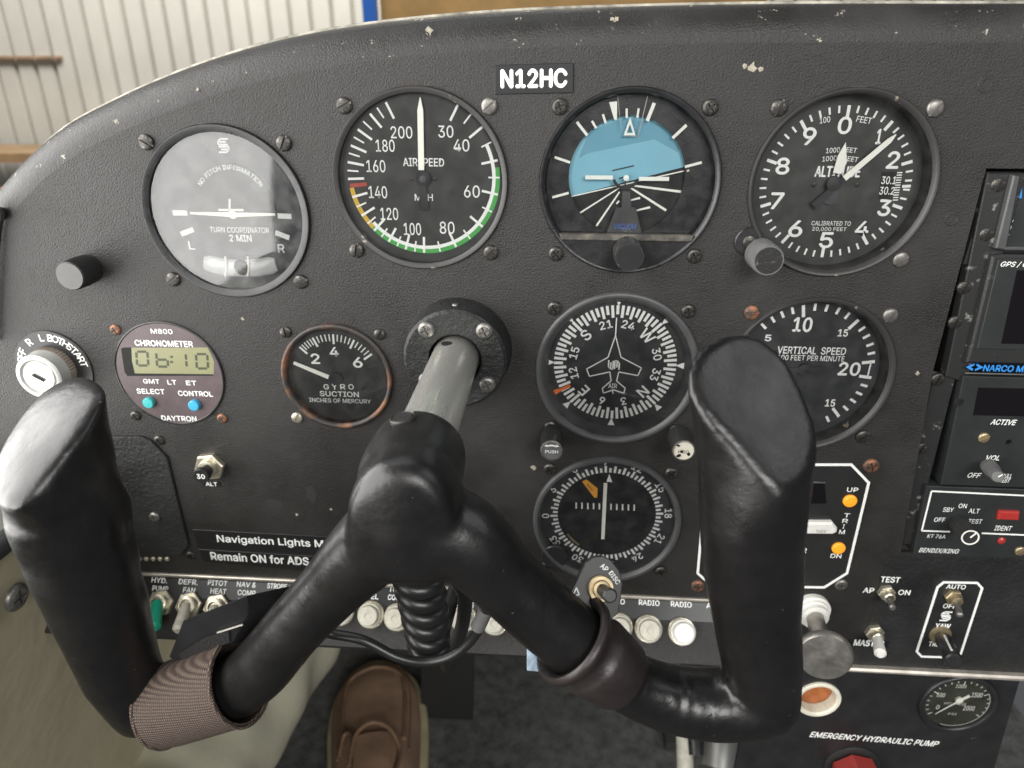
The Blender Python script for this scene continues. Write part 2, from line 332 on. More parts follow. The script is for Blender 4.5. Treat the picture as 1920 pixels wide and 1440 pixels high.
def mesh(name, mb, m, smooth=35):
    me = bpy.data.meshes.new(name); me.from_pydata([(p[0]*.001, p[1]*.001, p[2]*.001) for p in mb.v], [], mb.f)
    bm = bmesh.new(); bm.from_mesh(me); bmesh.ops.recalc_face_normals(bm, faces=bm.faces) if smooth is not None and not str(m).startswith('glass') else None; bm.to_mesh(me); bm.free()
    if smooth is not None:
        for p in me.polygons: p.use_smooth = True
        me.set_sharp_from_angle(angle=math.radians(smooth))
    me.materials.append(M[m] if isinstance(m, str) else m); me.update(); return me
def part(name, mb, m, parent, smooth=35, **k): return link(name, mesh(name, mb, m, smooth), parent, **k)
def thing(name, label, cat, loc=(0, 0, 0), rot=(0, 0, 0), group=None):
    return link(name, None, None, Vector((loc[0], loc[1], loc[2]+OFF))*.001, rot, group, cat, label)
class Fr:
    """a thing mounted on the panel: local x right, y up, z out towards the pilot; at() turns a pixel of a crop into a place on the plane h mm out.
    tilt leans the mounting plane back (its face turned up towards the pilot)"""
    def __init__(s, name, label, cat, cx, cz, crop=(0, 0, 1), h=0.0, group=None, base=0.0, tilt=0.0, cy=0.0):
        s.c = (cx, cz); s.crop = crop; s.h = h; s.base = base; t = math.radians(tilt)
        s.O = Vector((cx, cy, cz)); s.ey = Vector((0, math.sin(t), math.cos(t))); s.n = Vector((0, -math.cos(t), math.sin(t)))
        s.o = thing(name, label, cat, s.O+s.n*base, (R90-t, 0, 0), group)
    def at(s, X, Y, h=None):
        h = s.h if h is None else h
        q = UP(s.crop[0]+X/s.crop[2], s.crop[1]+Y/s.crop[2], s.O+s.n*h, s.n)-s.O; return Vector((q.x, q.dot(s.ey)))
    def at3(s, X, Y, h): q = s.at(X, Y, h); return Vector((q.x, q.y, h-s.base))
    def pl(s, pts, h=None): return [s.at(x, y, h) for x, y in pts]
    def size(s, X, Y, W, H): return ((s.at(X+W/2, Y)-s.at(X-W/2, Y)).length, (s.at(X, Y+H/2)-s.at(X, Y-H/2)).length)
    def t(s, mb, body, X, Y, W, H, z, rot=0, bold=.012, italic=0.):
        wd, ht = s.size(X, Y, W, H); return mb.text(body, s.at(X, Y), wd, ht, z, rot, bold, italic)
    def part(s, name, mb, m, smooth=35, **k): return part(name, mb, m, s.o, smooth, **k)
SC = {}
def screw(parent, x, y, r, kind='slot', ang=0., m='screw', z=0., name='mounting_screw'):
    key = (round(r, 2), kind, m)
    if key not in SC:
        mb = MB(); hgt = r*.42; lo = r*.18
        if kind == 'slot':
            gw = r*.15; mb.lathe([(r, 0), (r, lo), (r*.98, lo)], 20)
            for sgn in (1, -1):
                pl = []; a0 = math.asin(gw/r)
                for k in range(11): a = a0+(math.pi-2*a0)*k/10; pl.append((r*math.cos(a), sgn*r*math.sin(a)))
                n = len(pl); rows = [(1, 0), (1, lo+.1), (.9, hgt*.8), (.62, hgt), ]; vs = []; fs = []
                for kk, z_ in rows: vs += [(p[0]*kk, sgn*max(gw, abs(p[1])*kk), z_) for p in pl]
                for q in range(len(rows)-1):
                    for k in range(n): k2 = (k+1) % n; fs.append((q*n+k, q*n+k2, (q+1)*n+k2, (q+1)*n+k))
                fs.append(tuple((len(rows)-1)*n+k for k in range(n))); mb.add(vs, fs)
        else:
            mb.lathe([(r, 0), (r*.98, lo), (r*.85, hgt*.8), (r*.62, hgt), (r*.6, lo*.6)], 24)
            g = r*.10
            for q in range(4):
                a = q*R90; ca, sa = math.cos(a), math.sin(a); pl = [(g, g), (r*.6, g)]+[(r*.6*math.cos(b), r*.6*math.sin(b)) for b in (.35, .8, 1.22)]+[(g, r*.6)]
                mb.prism([(p[0]*ca-p[1]*sa, p[0]*sa+p[1]*ca) for p in pl], lo*.5, hgt*1.02)
        SC[key] = mesh('screw', mb, m, 40)
    o = bpy.data.objects.new(name, SC[key]); COL.objects.link(o); o.parent = parent; o.location = (x*.001, y*.001, z*.001); o.rotation_euler = (0, 0, math.radians(ang)); return o
def spline(pts, n=8):
    """Catmull-Rom through points"""
    P = [Vector(p) for p in pts]; out = []
    for i in range(len(P)-1):
        a = P[max(i-1, 0)]; b = P[i]; c = P[i+1]; d = P[min(i+2, len(P)-1)]
        for k in range(n):
            t = k/n; out.append(.5*((2*b)+(c-a)*t+(2*a-5*b+4*c-d)*t*t+(3*b-a-3*c+d)*t**3))
    out.append(P[-1]); return out
def logo(mb, c, sz, z, ky=1.0, rot=0.):
    """two interlocked bracket strokes, the maker's mark on several units"""
    ca, sa = math.cos(rot), math.sin(rot)
    def P(x, y): x *= sz; y *= sz*ky; return (c[0]+x*ca-y*sa, c[1]+x*sa+y*ca)
    for sg in (1, -1):
        for k, (yy, xl, xr) in enumerate(((.95, -.35, .85), (.55, -.75, .45), (.15, -.75, .75))):
            a = P(sg*xl, sg*yy); b = P(sg*xr, sg*yy); mb.bar(a, b, sz*.24, z, th=.1)
        mb.bar(P(sg*-.75, sg*.55), P(sg*-.75, sg*.1), sz*.24, z, th=.1); mb.bar(P(sg*-.35, sg*.95), P(sg*-.8, sg*.55), sz*.2, z, th=.1)
#@@STRUCTURE
# ================================================================== the setting
# ---- carpeted floor, side wall, bulkhead
mb = MB(); nx, ny = 60, 70
for j in range(ny+1):
    for i in range(nx+1): mb.v.append((-460+i*16.5, -420+j*19, -640+random.uniform(-1.5, 1.5)+2*math.sin(i*.5)*math.sin(j*.4)))
mb.f = [(j*(nx+1)+i, j*(nx+1)+i+1, (j+1)*(nx+1)+i+1, (j+1)*(nx+1)+i) for j in range(ny) for i in range(nx)]
link('floor', mesh('floor', mb, 'carpet', 60), None, (0, 0, OFF*.001), kind='structure')
mb = MB(); mb.box((35, 560, -350), (1000, 8, 600)); link('bulkhead', mesh('bulkhead', mb, 'dark'), None, (0, 0, OFF*.001), kind='structure')
mb = MB(); mb.box((12, 288, -62), (640, 540, 3)); link('light_block_sheet', mesh('light_block_sheet', mb, 'dark'), None, (0, 0, OFF*.001), kind='structure')  # unseen sheet added to keep windscreen light out of the footwell
low = spline([(-385, -420, -640), (-368, 0, -640), (-341, 195, -640), (-298, 370, -640), (-250, 560, -640), (-215, 900, -640)], 10)
top = spline([(-296, -420, -166), (-300, -60, -168), (-303, 60, -170), (-290, 300, -172), (-262, 560, -172), (-240, 900, -172)], 10)
mb = MB(); rows = 14; n = len(low)
for r in range(rows+1):
    t = r/rows
    for k in range(n):
        p = top[k].lerp(low[k], t); b = -22*math.sin(math.pi*t)+3.0*math.sin(k*.55+t*2)*t; mb.v.append((p.x+b, p.y, p.z))
mb.f = [(r*n+k, (r+1)*n+k, (r+1)*n+k+1, r*n+k+1) for r in range(rows) for k in range(n-1)]
sw = link('side_wall', mesh('side_wall', mb, 'wall_tan', 60), None, (0, 0, OFF*.001), kind='structure')
seal = MB(); seal.tube([p+Vector((5, 0, 2)) for p in top], 4.5, 12); part('door_seal', seal, 'seal', sw)
sill = MB(); sill.loft([[(p.x-1, p.y, p.z+5), (p.x-4, p.y, p.z+15), (p.x-60, p.y, p.z+17), (p.x-60, p.y, p.z)] for p in top[:20]]); part('sill_ledge', sill, 'sill', sw)
q = U(12, 1105, 40); 
wsc = link('trim_screw', None, sw, (-.3025, -.048, -.205), (0, math.radians(84), 0)); bpy.data.objects.remove(wsc)
ws = screw(sw, -304.5, -50, 7.5, 'phillips', 20, 'screw_bright', -203, 'trim_screw'); ws.rotation_euler = (0, math.radians(97), 0)

# ---- instrument panel: one sheet with round cut-outs, rolled top edge, cream edging
ROLL = 15.0
edge_px = [(-130, 520), (-60, 430), (0, 362), (60, 295), (130, 235), (215, 189), (300, 150), (400, 112), (500, 82), (600, 60), (720, 42), (850, 29), (1000, 19), (1200, 12), (1400, 8), (1600, 7), (1760, 7), (1940, 7)]
rim = spline([U(x, y, -ROLL) for x, y in edge_px], 5); rim = [Vector((p.x, p.z)) for p in rim]
rim = [Vector((-352, -278)), Vector((-352, -200)), Vector((-352, -120)), Vector((-350, -70))]+rim+[Vector((240, rim[-1].y)), Vector((325, rim[-1].y-2))]
def off(pl, d):
    o = []
    for i, p in enumerate(pl):
        t = (pl[min(i+1, len(pl)-1)]-pl[max(i-1, 0)]).normalized(); o.append(p+Vector((t.y, -t.x))*d)
    return o
face_edge = off(rim, ROLL)
PB = -272.0
outline = [Vector((face_edge[0].x, -228))]+face_edge[1:]+[Vector((325, PB)), Vector((68, PB)), Vector((68, -228))]
holes = [(-184.4, -15.6, 39.7), (-92.9, 0, 39.7), (0, 0, 39.7), (91, 0, 39.7), (0, -89, 39.7), (92, -89, 39.7), (0, -176.7, 39.7), (-140.1, -96.3, 28.6), (-227.5, -97.2, 28.6)]
def circ(c, r, n=72): return [Vector((c[0]+r*math.cos(2*math.pi*k/n), c[1]+r*math.sin(2*math.pi*k/n))) for k in range(n)]
RADIO = [Vector((149, 8)), Vector((318, 8)), Vector((318, -189)), Vector((157, -189)), Vector((149, -84))]
def sheet(outer, cuts, thick):
    cu = bpy.data.curves.new('s', 'CURVE'); cu.dimensions = '2D'; cu.fill_mode = 'BOTH'; cu.extrude = thick/2
    for pl in [outer]+cuts:
        sp = cu.splines.new('POLY'); sp.points.add(len(pl)-1); sp.use_cyclic_u = True
        for q_, p in zip(sp.points, pl): q_.co = (p[0], p[1], 0, 1)
    o = bpy.data.objects.new('s', cu); me = o.to_mesh(); b = MB(); b.v = [tuple(v.co) for v in me.vertices]; b.f = [tuple(p.vertices) for p in me.polygons]
    o.to_mesh_clear(); bpy.data.objects.remove(o); bpy.data.curves.remove(cu); b.v = [(x, y, z-thick/2) for x, y, z in b.v]; return b
def PFU(x, y): p = U(x, y, 2.); return (p.x, p.z, 2.)
pan = thing('instrument_panel', 'black crinkle painted instrument panel with a curved chipped top edge', 'instrument panel', (0, 0, 0), (R90, 0, 0))
part('panel_sheet', sheet(outline, [circ(h[:2], h[2]) for h in holes]+[RADIO], 2.4), 'panel', pan, None)
mb = MB(); NR = 9; rows = []
for k in range(NR+1):
    a = math.radians(88)*k/NR; pl = off(rim, ROLL-ROLL*math.sin(a)); rows.append([(p.x, p.y, -(ROLL-ROLL*math.cos(a))) for p in pl])
n = len(rim); mb.v = [p for r in rows for p in r]; mb.f = [(i*n+k, i*n+k+1, (i+1)*n+k+1, (i+1)*n+k) for i in range(NR) for k in range(n-1)]
part('rolled_edge', mb, 'edge', pan, 60)
mb = MB(); mb.tube([(p.x, p.y, -ROLL-.6) for p in off(rim, -.2)], .9, 8); part('edge_trim', mb, 'trim', pan, 60)
mb = MB(); mb.tube(spline([PFU(-16, 372), PFU(-2, 392), PFU(1, 408), PFU(-4, 440), PFU(-8, 520), PFU(-12, 640)], 6), [1.0]*6+[2.4]*7+[1.4]*18, 10); part('side_bracket', mb, 'plastic', pan)
# lower lip in bare aluminium and the folded bottom flange
PF = Fr('x', 'x', 'x', 0, 0); bpy.data.objects.remove(PF.o); PF.o = pan
a = PF.at(-60, 1060); b = PF.at(1360, 1133)
mb = MB(); mb.prism([(-340, -224.6), (66, -225.6), (66, -227.4), (-340, -226.6)], -1.5, 1.6, .4); part('lip_strip', mb, 'alu', pan)
TILT = 36.0; ta = math.radians(TILT); SL = 34.0
prof_ = [(-227.0, -2.0), (-227.0, 0.0), (-227.5-SL*math.cos(ta), SL*math.sin(ta)), (-229.5-SL*math.cos(ta), SL*math.sin(ta)-.6), (-232-SL*math.cos(ta), SL*math.sin(ta)-14), (-234, -2.0)]
mb = MB(); mb.loft([[(x_, z_, d_) for z_, d_ in prof_] for x_ in (-345, 68)]); part('switch_shelf', mb, 'panel', pan, 30)
mb = MB(); mb.prism([(152, -190.5), (325, -190.5), (325, -268), (150, -268), (150, -200)], 0, .25, .1); part('crackle_plate', mb, 'crackle', pan)
mb = MB(); mb.prism([(140, -268.6), (325, -268.6), (325, -272.5), (140, -271.5)], 0.2, 4.0, 1.0); part('lip_strip', mb, 'alu', pan)
# access cover, left of the yoke
cover = PF.pl([(140, 817), (267, 817), (284, 824), (315, 855), (356, 1020), (341, 1039), (120, 1043), (80, 980), (90, 850)])
mb = MB(); mb.prism(cover, 0, 1.5, .5); cv = part('access_cover', mb, 'crackle', pan)
for x, y, m_ in ((293, 966, 'ivory'),): p = PF.at(x, y); screw(cv, p.x, p.y, 3.1, 'phillips', 10, 'screw_bright', 1.5)
for x, y in ((299, 825), (358, 1041)): p = PF.at(x, y); screw(cv, p.x, p.y, 2.9, 'phillips', 30, 'screw', 0)
mb = MB()
for k in range(5): p = PF.at(262+k*13, 1047); mb.lathe([(1.6, 0), (1.5, .8), (.8, 1.3), (0, 1.4)], 10, (p.x, p.y, 0))
part('hinge_knuckles', mb, 'nut', cv)
# paint chips with shapes of their own
def blob(c, r, n=9, k=1.): return [(c.x+r*random.uniform(.45, 1.2)*math.cos(2*math.pi*i/n)*k, c.y+r*random.uniform(.45, 1.2)*math.sin(2*math.pi*i/n)) for i in range(n)]
for x, y, r in ((1410, 128, 2.3), (1396, 124, 1.1), (1426, 130, 1.3), (1000, 877, 1.6), (1147, 35, 1.1), (1156, 35, 1.1), (805, 57, 1.6), (370, 168, .9), (455, 598, 1.0), (1720, 700, 1.2), (620, 955, .9), (556, 965, .9), (1290, 320, .7)):
    mb = MB(); mb.flat(blob(PF.at(x, y), r), .06); part('paint_chip', mb, 'chip', pan)
for x, y, w_, h_ in ((515, 945, 5.5, 3.2), (583, 925, 3.2, 6.5)):
    c_ = PF.at(x, y); mb = MB(); mb.flat([(c_.x+w_*random.uniform(.7, 1.1)*math.cos(2*math.pi*i/14), c_.y+h_*random.uniform(.7, 1.1)*math.sin(2*math.pi*i/14)) for i in range(14)], .05); part('scuff_mark', mb, 'seal', pan)
for x, y in ((1848, 158), (1785, 410)): p = PF.at(x, y); mb = MB(); mb.lathe([(3.2, 0), (3.0, .35), (2.2, .4), (2.0, .15)], 20, (p.x, p.y, 0)); part('plug_button', mb, 'panel', pan)
#@@DIALS
# ================================================================== round instruments
L4 = 31.43; S4 = 23.5
def ring(F, Rr=39.6, hgt=1.6, wall=2.4, rec=4., m='bezel', m2=None, slope=0.0, seg=72):
    """rim in the cut-out: a low lip standing proud of the sheet, its inner wall going back to the dial"""
    mb = MB(); mb.lathe([(Rr, -2.2), (Rr, hgt*.6), (Rr-.5, hgt), (Rr-1.1, hgt), (Rr-wall, hgt-.9), (Rr-wall-slope, -rec-.1)], seg, close=False); F.part('bezel', mb, m, 50)
def dialface(F, rec, m='dial', Rr=39.2): mb = MB(); mb.lathe([(Rr, -rec-1.5), (Rr, -rec)], 72); return F.part('dial_face', mb, m, 30)
def cover_glass(F, z, Rr, m='glass', dome=0.0):
    mb = MB(); pr = []
    for k in range(9): t = k/8; pr.append((Rr*(1-t), z+dome*math.sin(t*R90)))
    mb.lathe(pr, 64, close=False); F.part('cover_glass', mb, m, 60)
def four(F, h, kinds, m='screw', r=3.5, skip=()):
    for i, (sx, sy) in enumerate(((-1, 1), (1, 1), (-1, -1), (1, -1))):
        if i in skip: continue
        k, a = kinds[i]; screw(F.o, sx*h, sy*h, r, k, a, m if isinstance(m, str) else m[i])
def pol(c, r, a): a = math.radians(a); return Vector((c[0]+r*math.sin(a), c[1]+r*math.cos(a)))
def angr(c, p): d = p-Vector(c[:2]); return math.degrees(math.atan2(d.x, d.y)), d.length

# ---- turn coordinator
F = Fr('turn_coordinator', 'hazy glass turn coordinator with white aircraft symbol, leftmost large dial', 'gauge', -184.4, -15.6, (240, 210, 3.892), -3.0)
z = -3.0; ring(F, 39.6, 1.6, 3.6, 3., 'bezel'); dialface(F, 3.0, 'dial_grey')
mb = MB(); c = F.at(770, 690); mb.lathe([(20.5, z), (20.5, z+.25)], 60, (c.x, c.y, 0)); F.part('inner_disc', mb, 'dial', 30)
mb = MB(); z += .3
for q in (((330, 735), (435, 736)), ((1095, 757), (1195, 761)), ((390, 890), (480, 856)), ((1077, 878), (1180, 918))): mb.bar(F.at(*q[0]), F.at(*q[1]), 2.4, z)
F.t(mb, 'L', 467, 972, 45, 58, z); F.t(mb, 'R', 1120, 995, 45, 60, z); F.t(mb, 'TURN COORDINATOR', 815, 860, 430, 40, z); F.t(mb, '2 MIN', 822, 920, 160, 46, z, bold=.02)
logo(mb, F.at(698, 245), 3.0, z)
c = F.at(775, 690); s_ = 'NO PITCH INFORMATION'; wds = [{'I': .5, ' ': .55, 'M': 1.25}.get(ch, 1.) for ch in s_]; tot = sum(wds); acc = 0
for ch, wd in zip(s_, wds):
    an = -57+114*(acc+wd/2)/tot; acc += wd
    if ch != ' ': mb.text(ch, pol(c, 17.6, an), None, 2.1, z, -math.radians(an), .012)
F.part('dial_print', mb, 'print', 30)
mb = MB(); mb.bar(F.at(460, 735), F.at(770, 747), 1.1, z+.6, 2.2); mb.bar(F.at(1080, 745), F.at(770, 747), 1.1, z+.6, 2.2); p = F.at(770, 748); mb.lathe([(1.9, z+.5), (1.9, z+.9), (0, z+1.2)], 20, (p.x, p.y, 0))
mb.bar(F.at(668, 712), F.at(850, 713), 1.0, z+.6); mb.bar(F.at(748, 632), F.at(748, 735), .9, z+.6); F.part('aircraft_symbol', mb, 'lume', 30)
tb = [F.at(560+t*525, 1098+34*math.sin(math.pi*t)+t*14) for t in [k/14 for k in range(15)]]
mb = MB(); mb.tube([(p.x, p.y, z+.2) for p in tb], [1.1]+[1.5]*13+[1.1], 20, True, 2.87); tbp = F.part('slip_tube', mb, 'tube_white', 50)
mb = MB(); p = F.at(836, 1120); mb.lathe([(3.9, z+.9), (3.9, z+1.2), (2.8, z+2.2), (0, z+2.5)], 28, (p.x, p.y-.6, 0)); part('slip_ball', mb, 'dial', tbp)
mb = MB()
for x0 in (724, 886): mb.tube([(*F.at(x0+8*math.sin(t*3.1), 1046+145*t), z+1.9) for t in [k/8 for k in range(9)]], .5, 8)
part('slip_lines', mb, 'lume', tbp)
cover_glass(F, -.3, 36.3, 'glass_tc', .35)
four(F, L4, [('slot', 150), ('slot', 65), ('slot', 35), ('slot', 20)])

# ---- airspeed indicator
F = Fr('airspeed_indicator', 'airspeed dial with green, yellow and white speed arcs', 'gauge', -92.9, 0, (600, 100, 3.2727), -2.6)
z = -2.6; ring(F, 39.6, 1.5, 2.6, 2.6, 'bezel_worn'); dialface(F, 2.6, 'dial_hazed'); c = F.at(634, 757)
mb = MB(); z += .05; gr = MB(); ye = MB(); re = MB()
T = [(835, 340, 1), (910, 395, 0), (980, 465, 1), (1030, 555, 0), (1070, 660, 1), (1095, 762, 0), (1085, 865, 1), (1050, 970, 0), (1000, 1065, 1), (925, 1140, 0), (840, 1195, 1), (740, 1222, 0), (640, 1235, 1), (582, 1224, 0), (525, 1210, 1), (472, 1188, 0), (418, 1163, 1), (375, 1130, 0), (330, 1090, 1), (292, 1045, 0), (262, 992, 1), (230, 940, 0), (207, 880, 1), (178, 770, 1), (172, 718, 0), (178, 668, 1), (188, 615, 0), (203, 570, 1), (220, 520, 0), (245, 475, 1), (280, 430, 0), (320, 385, 1), (362, 350, 0), (415, 320, 1)]
RO = 34.4
for x, y, lg in T:
    a_, r_ = angr(c, F.at(x, y)); mb.bar(pol(c, RO-(7.4 if lg else 5.0), a_), pol(c, RO, a_), 1.05 if lg else .7, z+.2)
a0 = angr(c, F.at(1030, 555))[0]; a1 = angr(c, F.at(320, 1045))[0]+360; mb.arc(c, RO-3.3, RO-1.75, a0, a1, z)
a0 = angr(c, F.at(1085, 700))[0]; a1 = angr(c, F.at(318, 1075))[0]+360; gr.arc(c, RO-1.75, RO+.2, a0, a1, z-.02); a2 = angr(c, F.at(192, 825))[0]+360; ye.arc(c, RO-1.9, RO+.1, a1, a2, z-.02)
re.bar(F.at(185, 812), F.at(288, 802), 1.7, z)
for s_, x, y, wd in (('30', 772, 480, 92), ('40', 868, 565, 96), ('60', 932, 848, 96), ('80', 780, 1070, 90), ('100', 567, 1078, 105), ('120', 425, 985, 108), ('140', 355, 852, 112), ('160', 343, 692, 115), ('180', 400, 567, 115), ('200', 500, 485, 132)): F.t(mb, s_, x, y, wd, 74, z, bold=.005)
F.t(mb, 'AIRSPEED', 635, 668, 250, 50, z); F.t(mb, 'MPH', 637, 884, 110, 40, z)
F.part('dial_print', mb, 'print', 30); F.part('green_arc', gr, 'green', 30); F.part('yellow_arc', ye, 'yellow', 30); F.part('red_line', re, 'red', 30)
mb = MB(); zz = z+1.0; A = F.at(615, 270, -1.6); B = F.at(616, 350, -1.6); Cc = F.at(622, 716, -1.6); mb.bar(A, B, .4, zz, 2.6, .3); mb.bar(B, Cc, 2.6, zz, 2.6, .3); nd = F.part('needle', mb, 'lume', 30)
mb = MB(); D = F.at(640, 960, -1.6); mb.bar(Cc, D, 2.6, zz, 4.2, .3); P0 = F.at(634, 770, -1.6); mb.lathe([(3.4, z), (3.4, zz+.3), (1.4, zz+.9), (0, zz+.9)], 24, (P0.x, P0.y, 0)); part('needle_tail', mb, 'dial', nd)
for x in (560, 705): P0 = F.at(x, 770); screw(F.o, P0.x, P0.y, 1.0, 'slot', 30, 'screw', z, 'dial_screw')
cover_glass(F, -.7, 37.2)
four(F, L4, [('slot', 25), ('slot', 40), ('slot', 80), ('slot', 45)], ['screw', 'screw_bright', 'screw', 'screw'])

# ---- attitude indicator
F = Fr('attitude_indicator', 'attitude indicator with blue sky half and tilted horizon', 'gauge', 0, 0, (980, 120, 3.4286), -5.5)
ring(F, 39.6, 1.8, 2.2, 5.5, 'bezel', slope=1.2); dialface(F, 7.5, 'dial_deep'); z = -7.4
ap = F.at(667, 725); apr = 25.6
sk = MB(); HL = F.at(300, 858); HR = F.at(1040, 690); hd = (HR-HL).normalized()
pl = [pol(ap, apr+2, a) for a in range(0, 360, 5)]; up_ = [p for p in pl if (p-HL).x*hd.y-(p-HL).y*hd.x < 0]
am = math.degrees(math.atan2(-hd.y, hd.x)); up_.sort(key=lambda p: (angr(ap, p)[0]-am+180+90) % 360)
sk.flat(up_, z+.05); F.part('sky_half', sk, 'sky', None)
sk = MB(); sh = F.pl([(360, 610), (415, 578), (850, 486), (1000, 570), (1030, 520), (900, 390), (660, 350), (430, 430)]); sk.flat(sh, z+.12); F.part('sky_shadow_band', sk, 'sky_shade', None)  # darker blue paints in the shadow on the upper sky half
mb = MB()
mb.bar(HL, HR, .5, z+.2)
for a_, b_, w1 in (((630, 795), (355, 970), .75), ((625, 825), (475, 1045), .9), ((690, 795), (925, 945), 1.1), ((715, 785), (1028, 825), 1.1), ((692, 880), (757, 864), .9), ((735, 945), (822, 924), 1.0), ((604, 902), (622, 884), .9)): mb.bar(F.at(*a_), F.at(*b_), w1*.75, z+.3, w1)
mb2 = MB(); mb2.bar(F.at(578, 688), F.at(718, 656), .5, z+.3); mb2.bar(F.at(620, 738), F.at(650, 730), .5, z+.3); F.part('pitch_lines', mb2, 'dial', 30)
hz = F.part('horizon_lines', mb, 'lume', 30)
mk = MB(); mk.arc(ap, apr, 39.2, 0, 360, -5.6, 72, .5); F.part('roll_mask', mk, 'bezel', 40)
mb = MB(); z = -5.05
for a_, b_, w1 in (((348, 372), (415, 458), 1.2), ((445, 365), (472, 412), 1.0), ((515, 322), (533, 378), 1.0), ((668, 285), (668, 345), .9), ((745, 285), (736, 345), .9), ((845, 250), (800, 365), 1.5), ((1052, 392), (962, 476), 1.3), ((205, 598), (305, 632), 1.1), ((1150, 632), (1042, 660), 1.1), ((190, 856), (296, 828), 1.1)): mb.bar(F.at(*a_), F.at(*b_), w1, z)
mb.prism(F.pl([(555, 245), (606, 240), (606, 357), (588, 358)]), z, z+.2)
tri = F.pl([(690, 340), (648, 458), (724, 458)]); tin = F.pl([(689, 385), (667, 442), (708, 442)])
for k in range(3): mb.prism([tri[k], tri[(k+1) % 3], tin[(k+1) % 3], tin[k]], z, z+.2)
F.part('roll_marks', mb, 'lume', 30)
mb = MB(); mb.bar(F.at(610, 205), F.at(632, 420), .22, z); mb.bar(F.at(803, 205), F.at(740, 462), .35, z); mb.bar(F.at(640, 462), F.at(740, 463), .22, z); F.part('clear_wedge_edges', mb, 'silver', 30)
mb = MB(); zz = -4.4
for a_, b_ in (((402, 726), (578, 727)), ((745, 735), (938, 736))): mb.bar(F.at(*a_), F.at(*b_), 1.7, zz, th=.5)
p = F.at(664, 730); mb.lathe([(1.25, zz), (1.25, zz+.5), (0, zz+.8)], 18, (p.x, p.y, 0)); pm = F.part('miniature_aircraft', mb, 'lume', 30)
mb = MB(); c = F.at(662, 712); mb.arc(c, 4.9, 6.2, 110, 250, zz, 16, .4); mb.bar(F.at(660, 745), F.at(655, 800), .7, zz); part('aircraft_yoke', mb, 'bezel', pm)
mb = MB(); mb.prism(F.pl([(640, 815), (690, 815), (698, 918), (727, 922), (768, 1092), (532, 1092), (598, 922), (630, 918)]), -5.2, -4.0, .3); pd = F.part('pedestal', mb, 'bezel_grey', 30)
mb = MB(); F.t(mb, 'VACUUM', 655, 1040, 140, 36, -3.95, bold=.0); part('pedestal_print', mb, 'blueprint', pd, 30)
# flat lower ledge with caging knob
ly = F.at(650, 1095, 0).y; half = math.sqrt(38.6**2-ly*ly); pl = [(-half, ly), (half, ly)]; a0 = math.atan2(ly, half); a1 = math.atan2(ly, -half)
for k in range(1, 24): a = a0-(a0-(a1-0))*0; 
arcp = []
for k in range(25):
    a = math.atan2(ly, half)-(math.pi+2*math.atan2(ly, half))*k/24; arcp.append((38.6*math.cos(a), 38.6*math.sin(a)))
mb = MB(); mb.prism(arcp, -6.5, 1.2, .8); lg = F.part('lower_ledge', mb, 'bezel', 35)
mb = MB(); mb.prism([(-half+1.5, ly+.2), (half-1.5, ly+.2), (half-2.5, ly-2.6), (-half+2.5, ly-2.6)], -1.2, 2.1, .4); part('worn_ledge_edge', mb, 'ledge', lg)
p = F.at(668, 1190, 0)
def knob(parent, x, y, r, h, m='knob_worn', mface=None, z0=0., seg=48, kn=.35, name='knob', base=True):
    mb = MB(); mb.lathe(([(r*.7, z0), (r*.7, z0+h*.15)] if base else [])+[(r, z0+h*.15), (r, z0+h*.9), (r*.93, z0+h), (r*.80, z0+h), (r*.76, z0+h-.3)], seg, (x, y, 0), knurl=(2, 3, seg, kn) if kn else None); k_ = part(name, mb, m, parent, 40)
    if mface: mb = MB(); mb.lathe([(r*.84, z0+h-.2), (r*.84, z0+h+.12)], 32, (x, y, 0)); part('knob_face', mb, mface, k_)
    return k_
knob(F.o, p.x, p.y, 6.6, 15, 'knob_worn', 'plastic', 1.0, kn=.2, name='caging_knob')
mb = MB(); gl = [p_ for p_ in [(36.6*math.cos(k*math.pi/36), 36.6*math.sin(k*math.pi/36)) for k in range(72)] if p_[1] > ly-.5]; gl.sort(key=lambda p_: math.atan2(p_[1]-10, p_[0])); mb.flat(gl, -.8); F.part('cover_glass', mb, 'glass', None)
four(F, L4, [('phillips', 20), ('phillips', 40), ('phillips', 45), ('phillips', 30)])

# ---- altimeter
F = Fr('altimeter', 'altimeter with white numerals 0 to 9 and two cream hands', 'gauge', 91, 0, (1360, 130, 3.4286), -8.0)
ring(F, 39.6, 2.0, 2.2, 8., 'bezel_worn', slope=1.0); dialface(F, 8.0, 'dial_hazed'); z = -7.95
c = (F.at(788, 230)+F.at(628, 1207))/2; RO = (F.at(788, 230)-F.at(628, 1207)).length/2
mb = MB()
for k in range(50):
    a = k*7.2
    if k in (12,): pass
    lg = k % 5 == 0; mb.bar(pol(c, RO-(4.6 if lg else 2.9), a), pol(c, RO, a), 1.35 if lg else .85, z)
for s_, x, y, wd, ht in (('0', 768, 360, 82, 105), ('1', 988, 432, 28, 92), ('2', 1080, 583, 74, 104), ('3', 1022, 890, 76, 100), ('4', 880, 1022, 82, 86), ('5', 650, 1098, 82, 96), ('6', 452, 1025, 84, 100), ('7', 332, 845, 78, 100), ('8', 370, 622, 82, 102), ('9', 540, 430, 80, 106)): F.t(mb, s_, x, y, wd, ht, z, bold=.018)
F.t(mb, '100', 640, 325, 66, 38, z, rot=.15); F.t(mb, 'FEET', 892, 325, 98, 38, z, rot=-.15)
F.t(mb, '1000', 692, 520, 88, 32, z, rot=.08); F.t(mb, 'FEET', 800, 518, 92, 30, z, rot=-.08); F.t(mb, '10000', 682, 572, 115, 32, z, rot=.1); F.t(mb, 'FEET', 808, 576, 92, 30, z, rot=-.1)
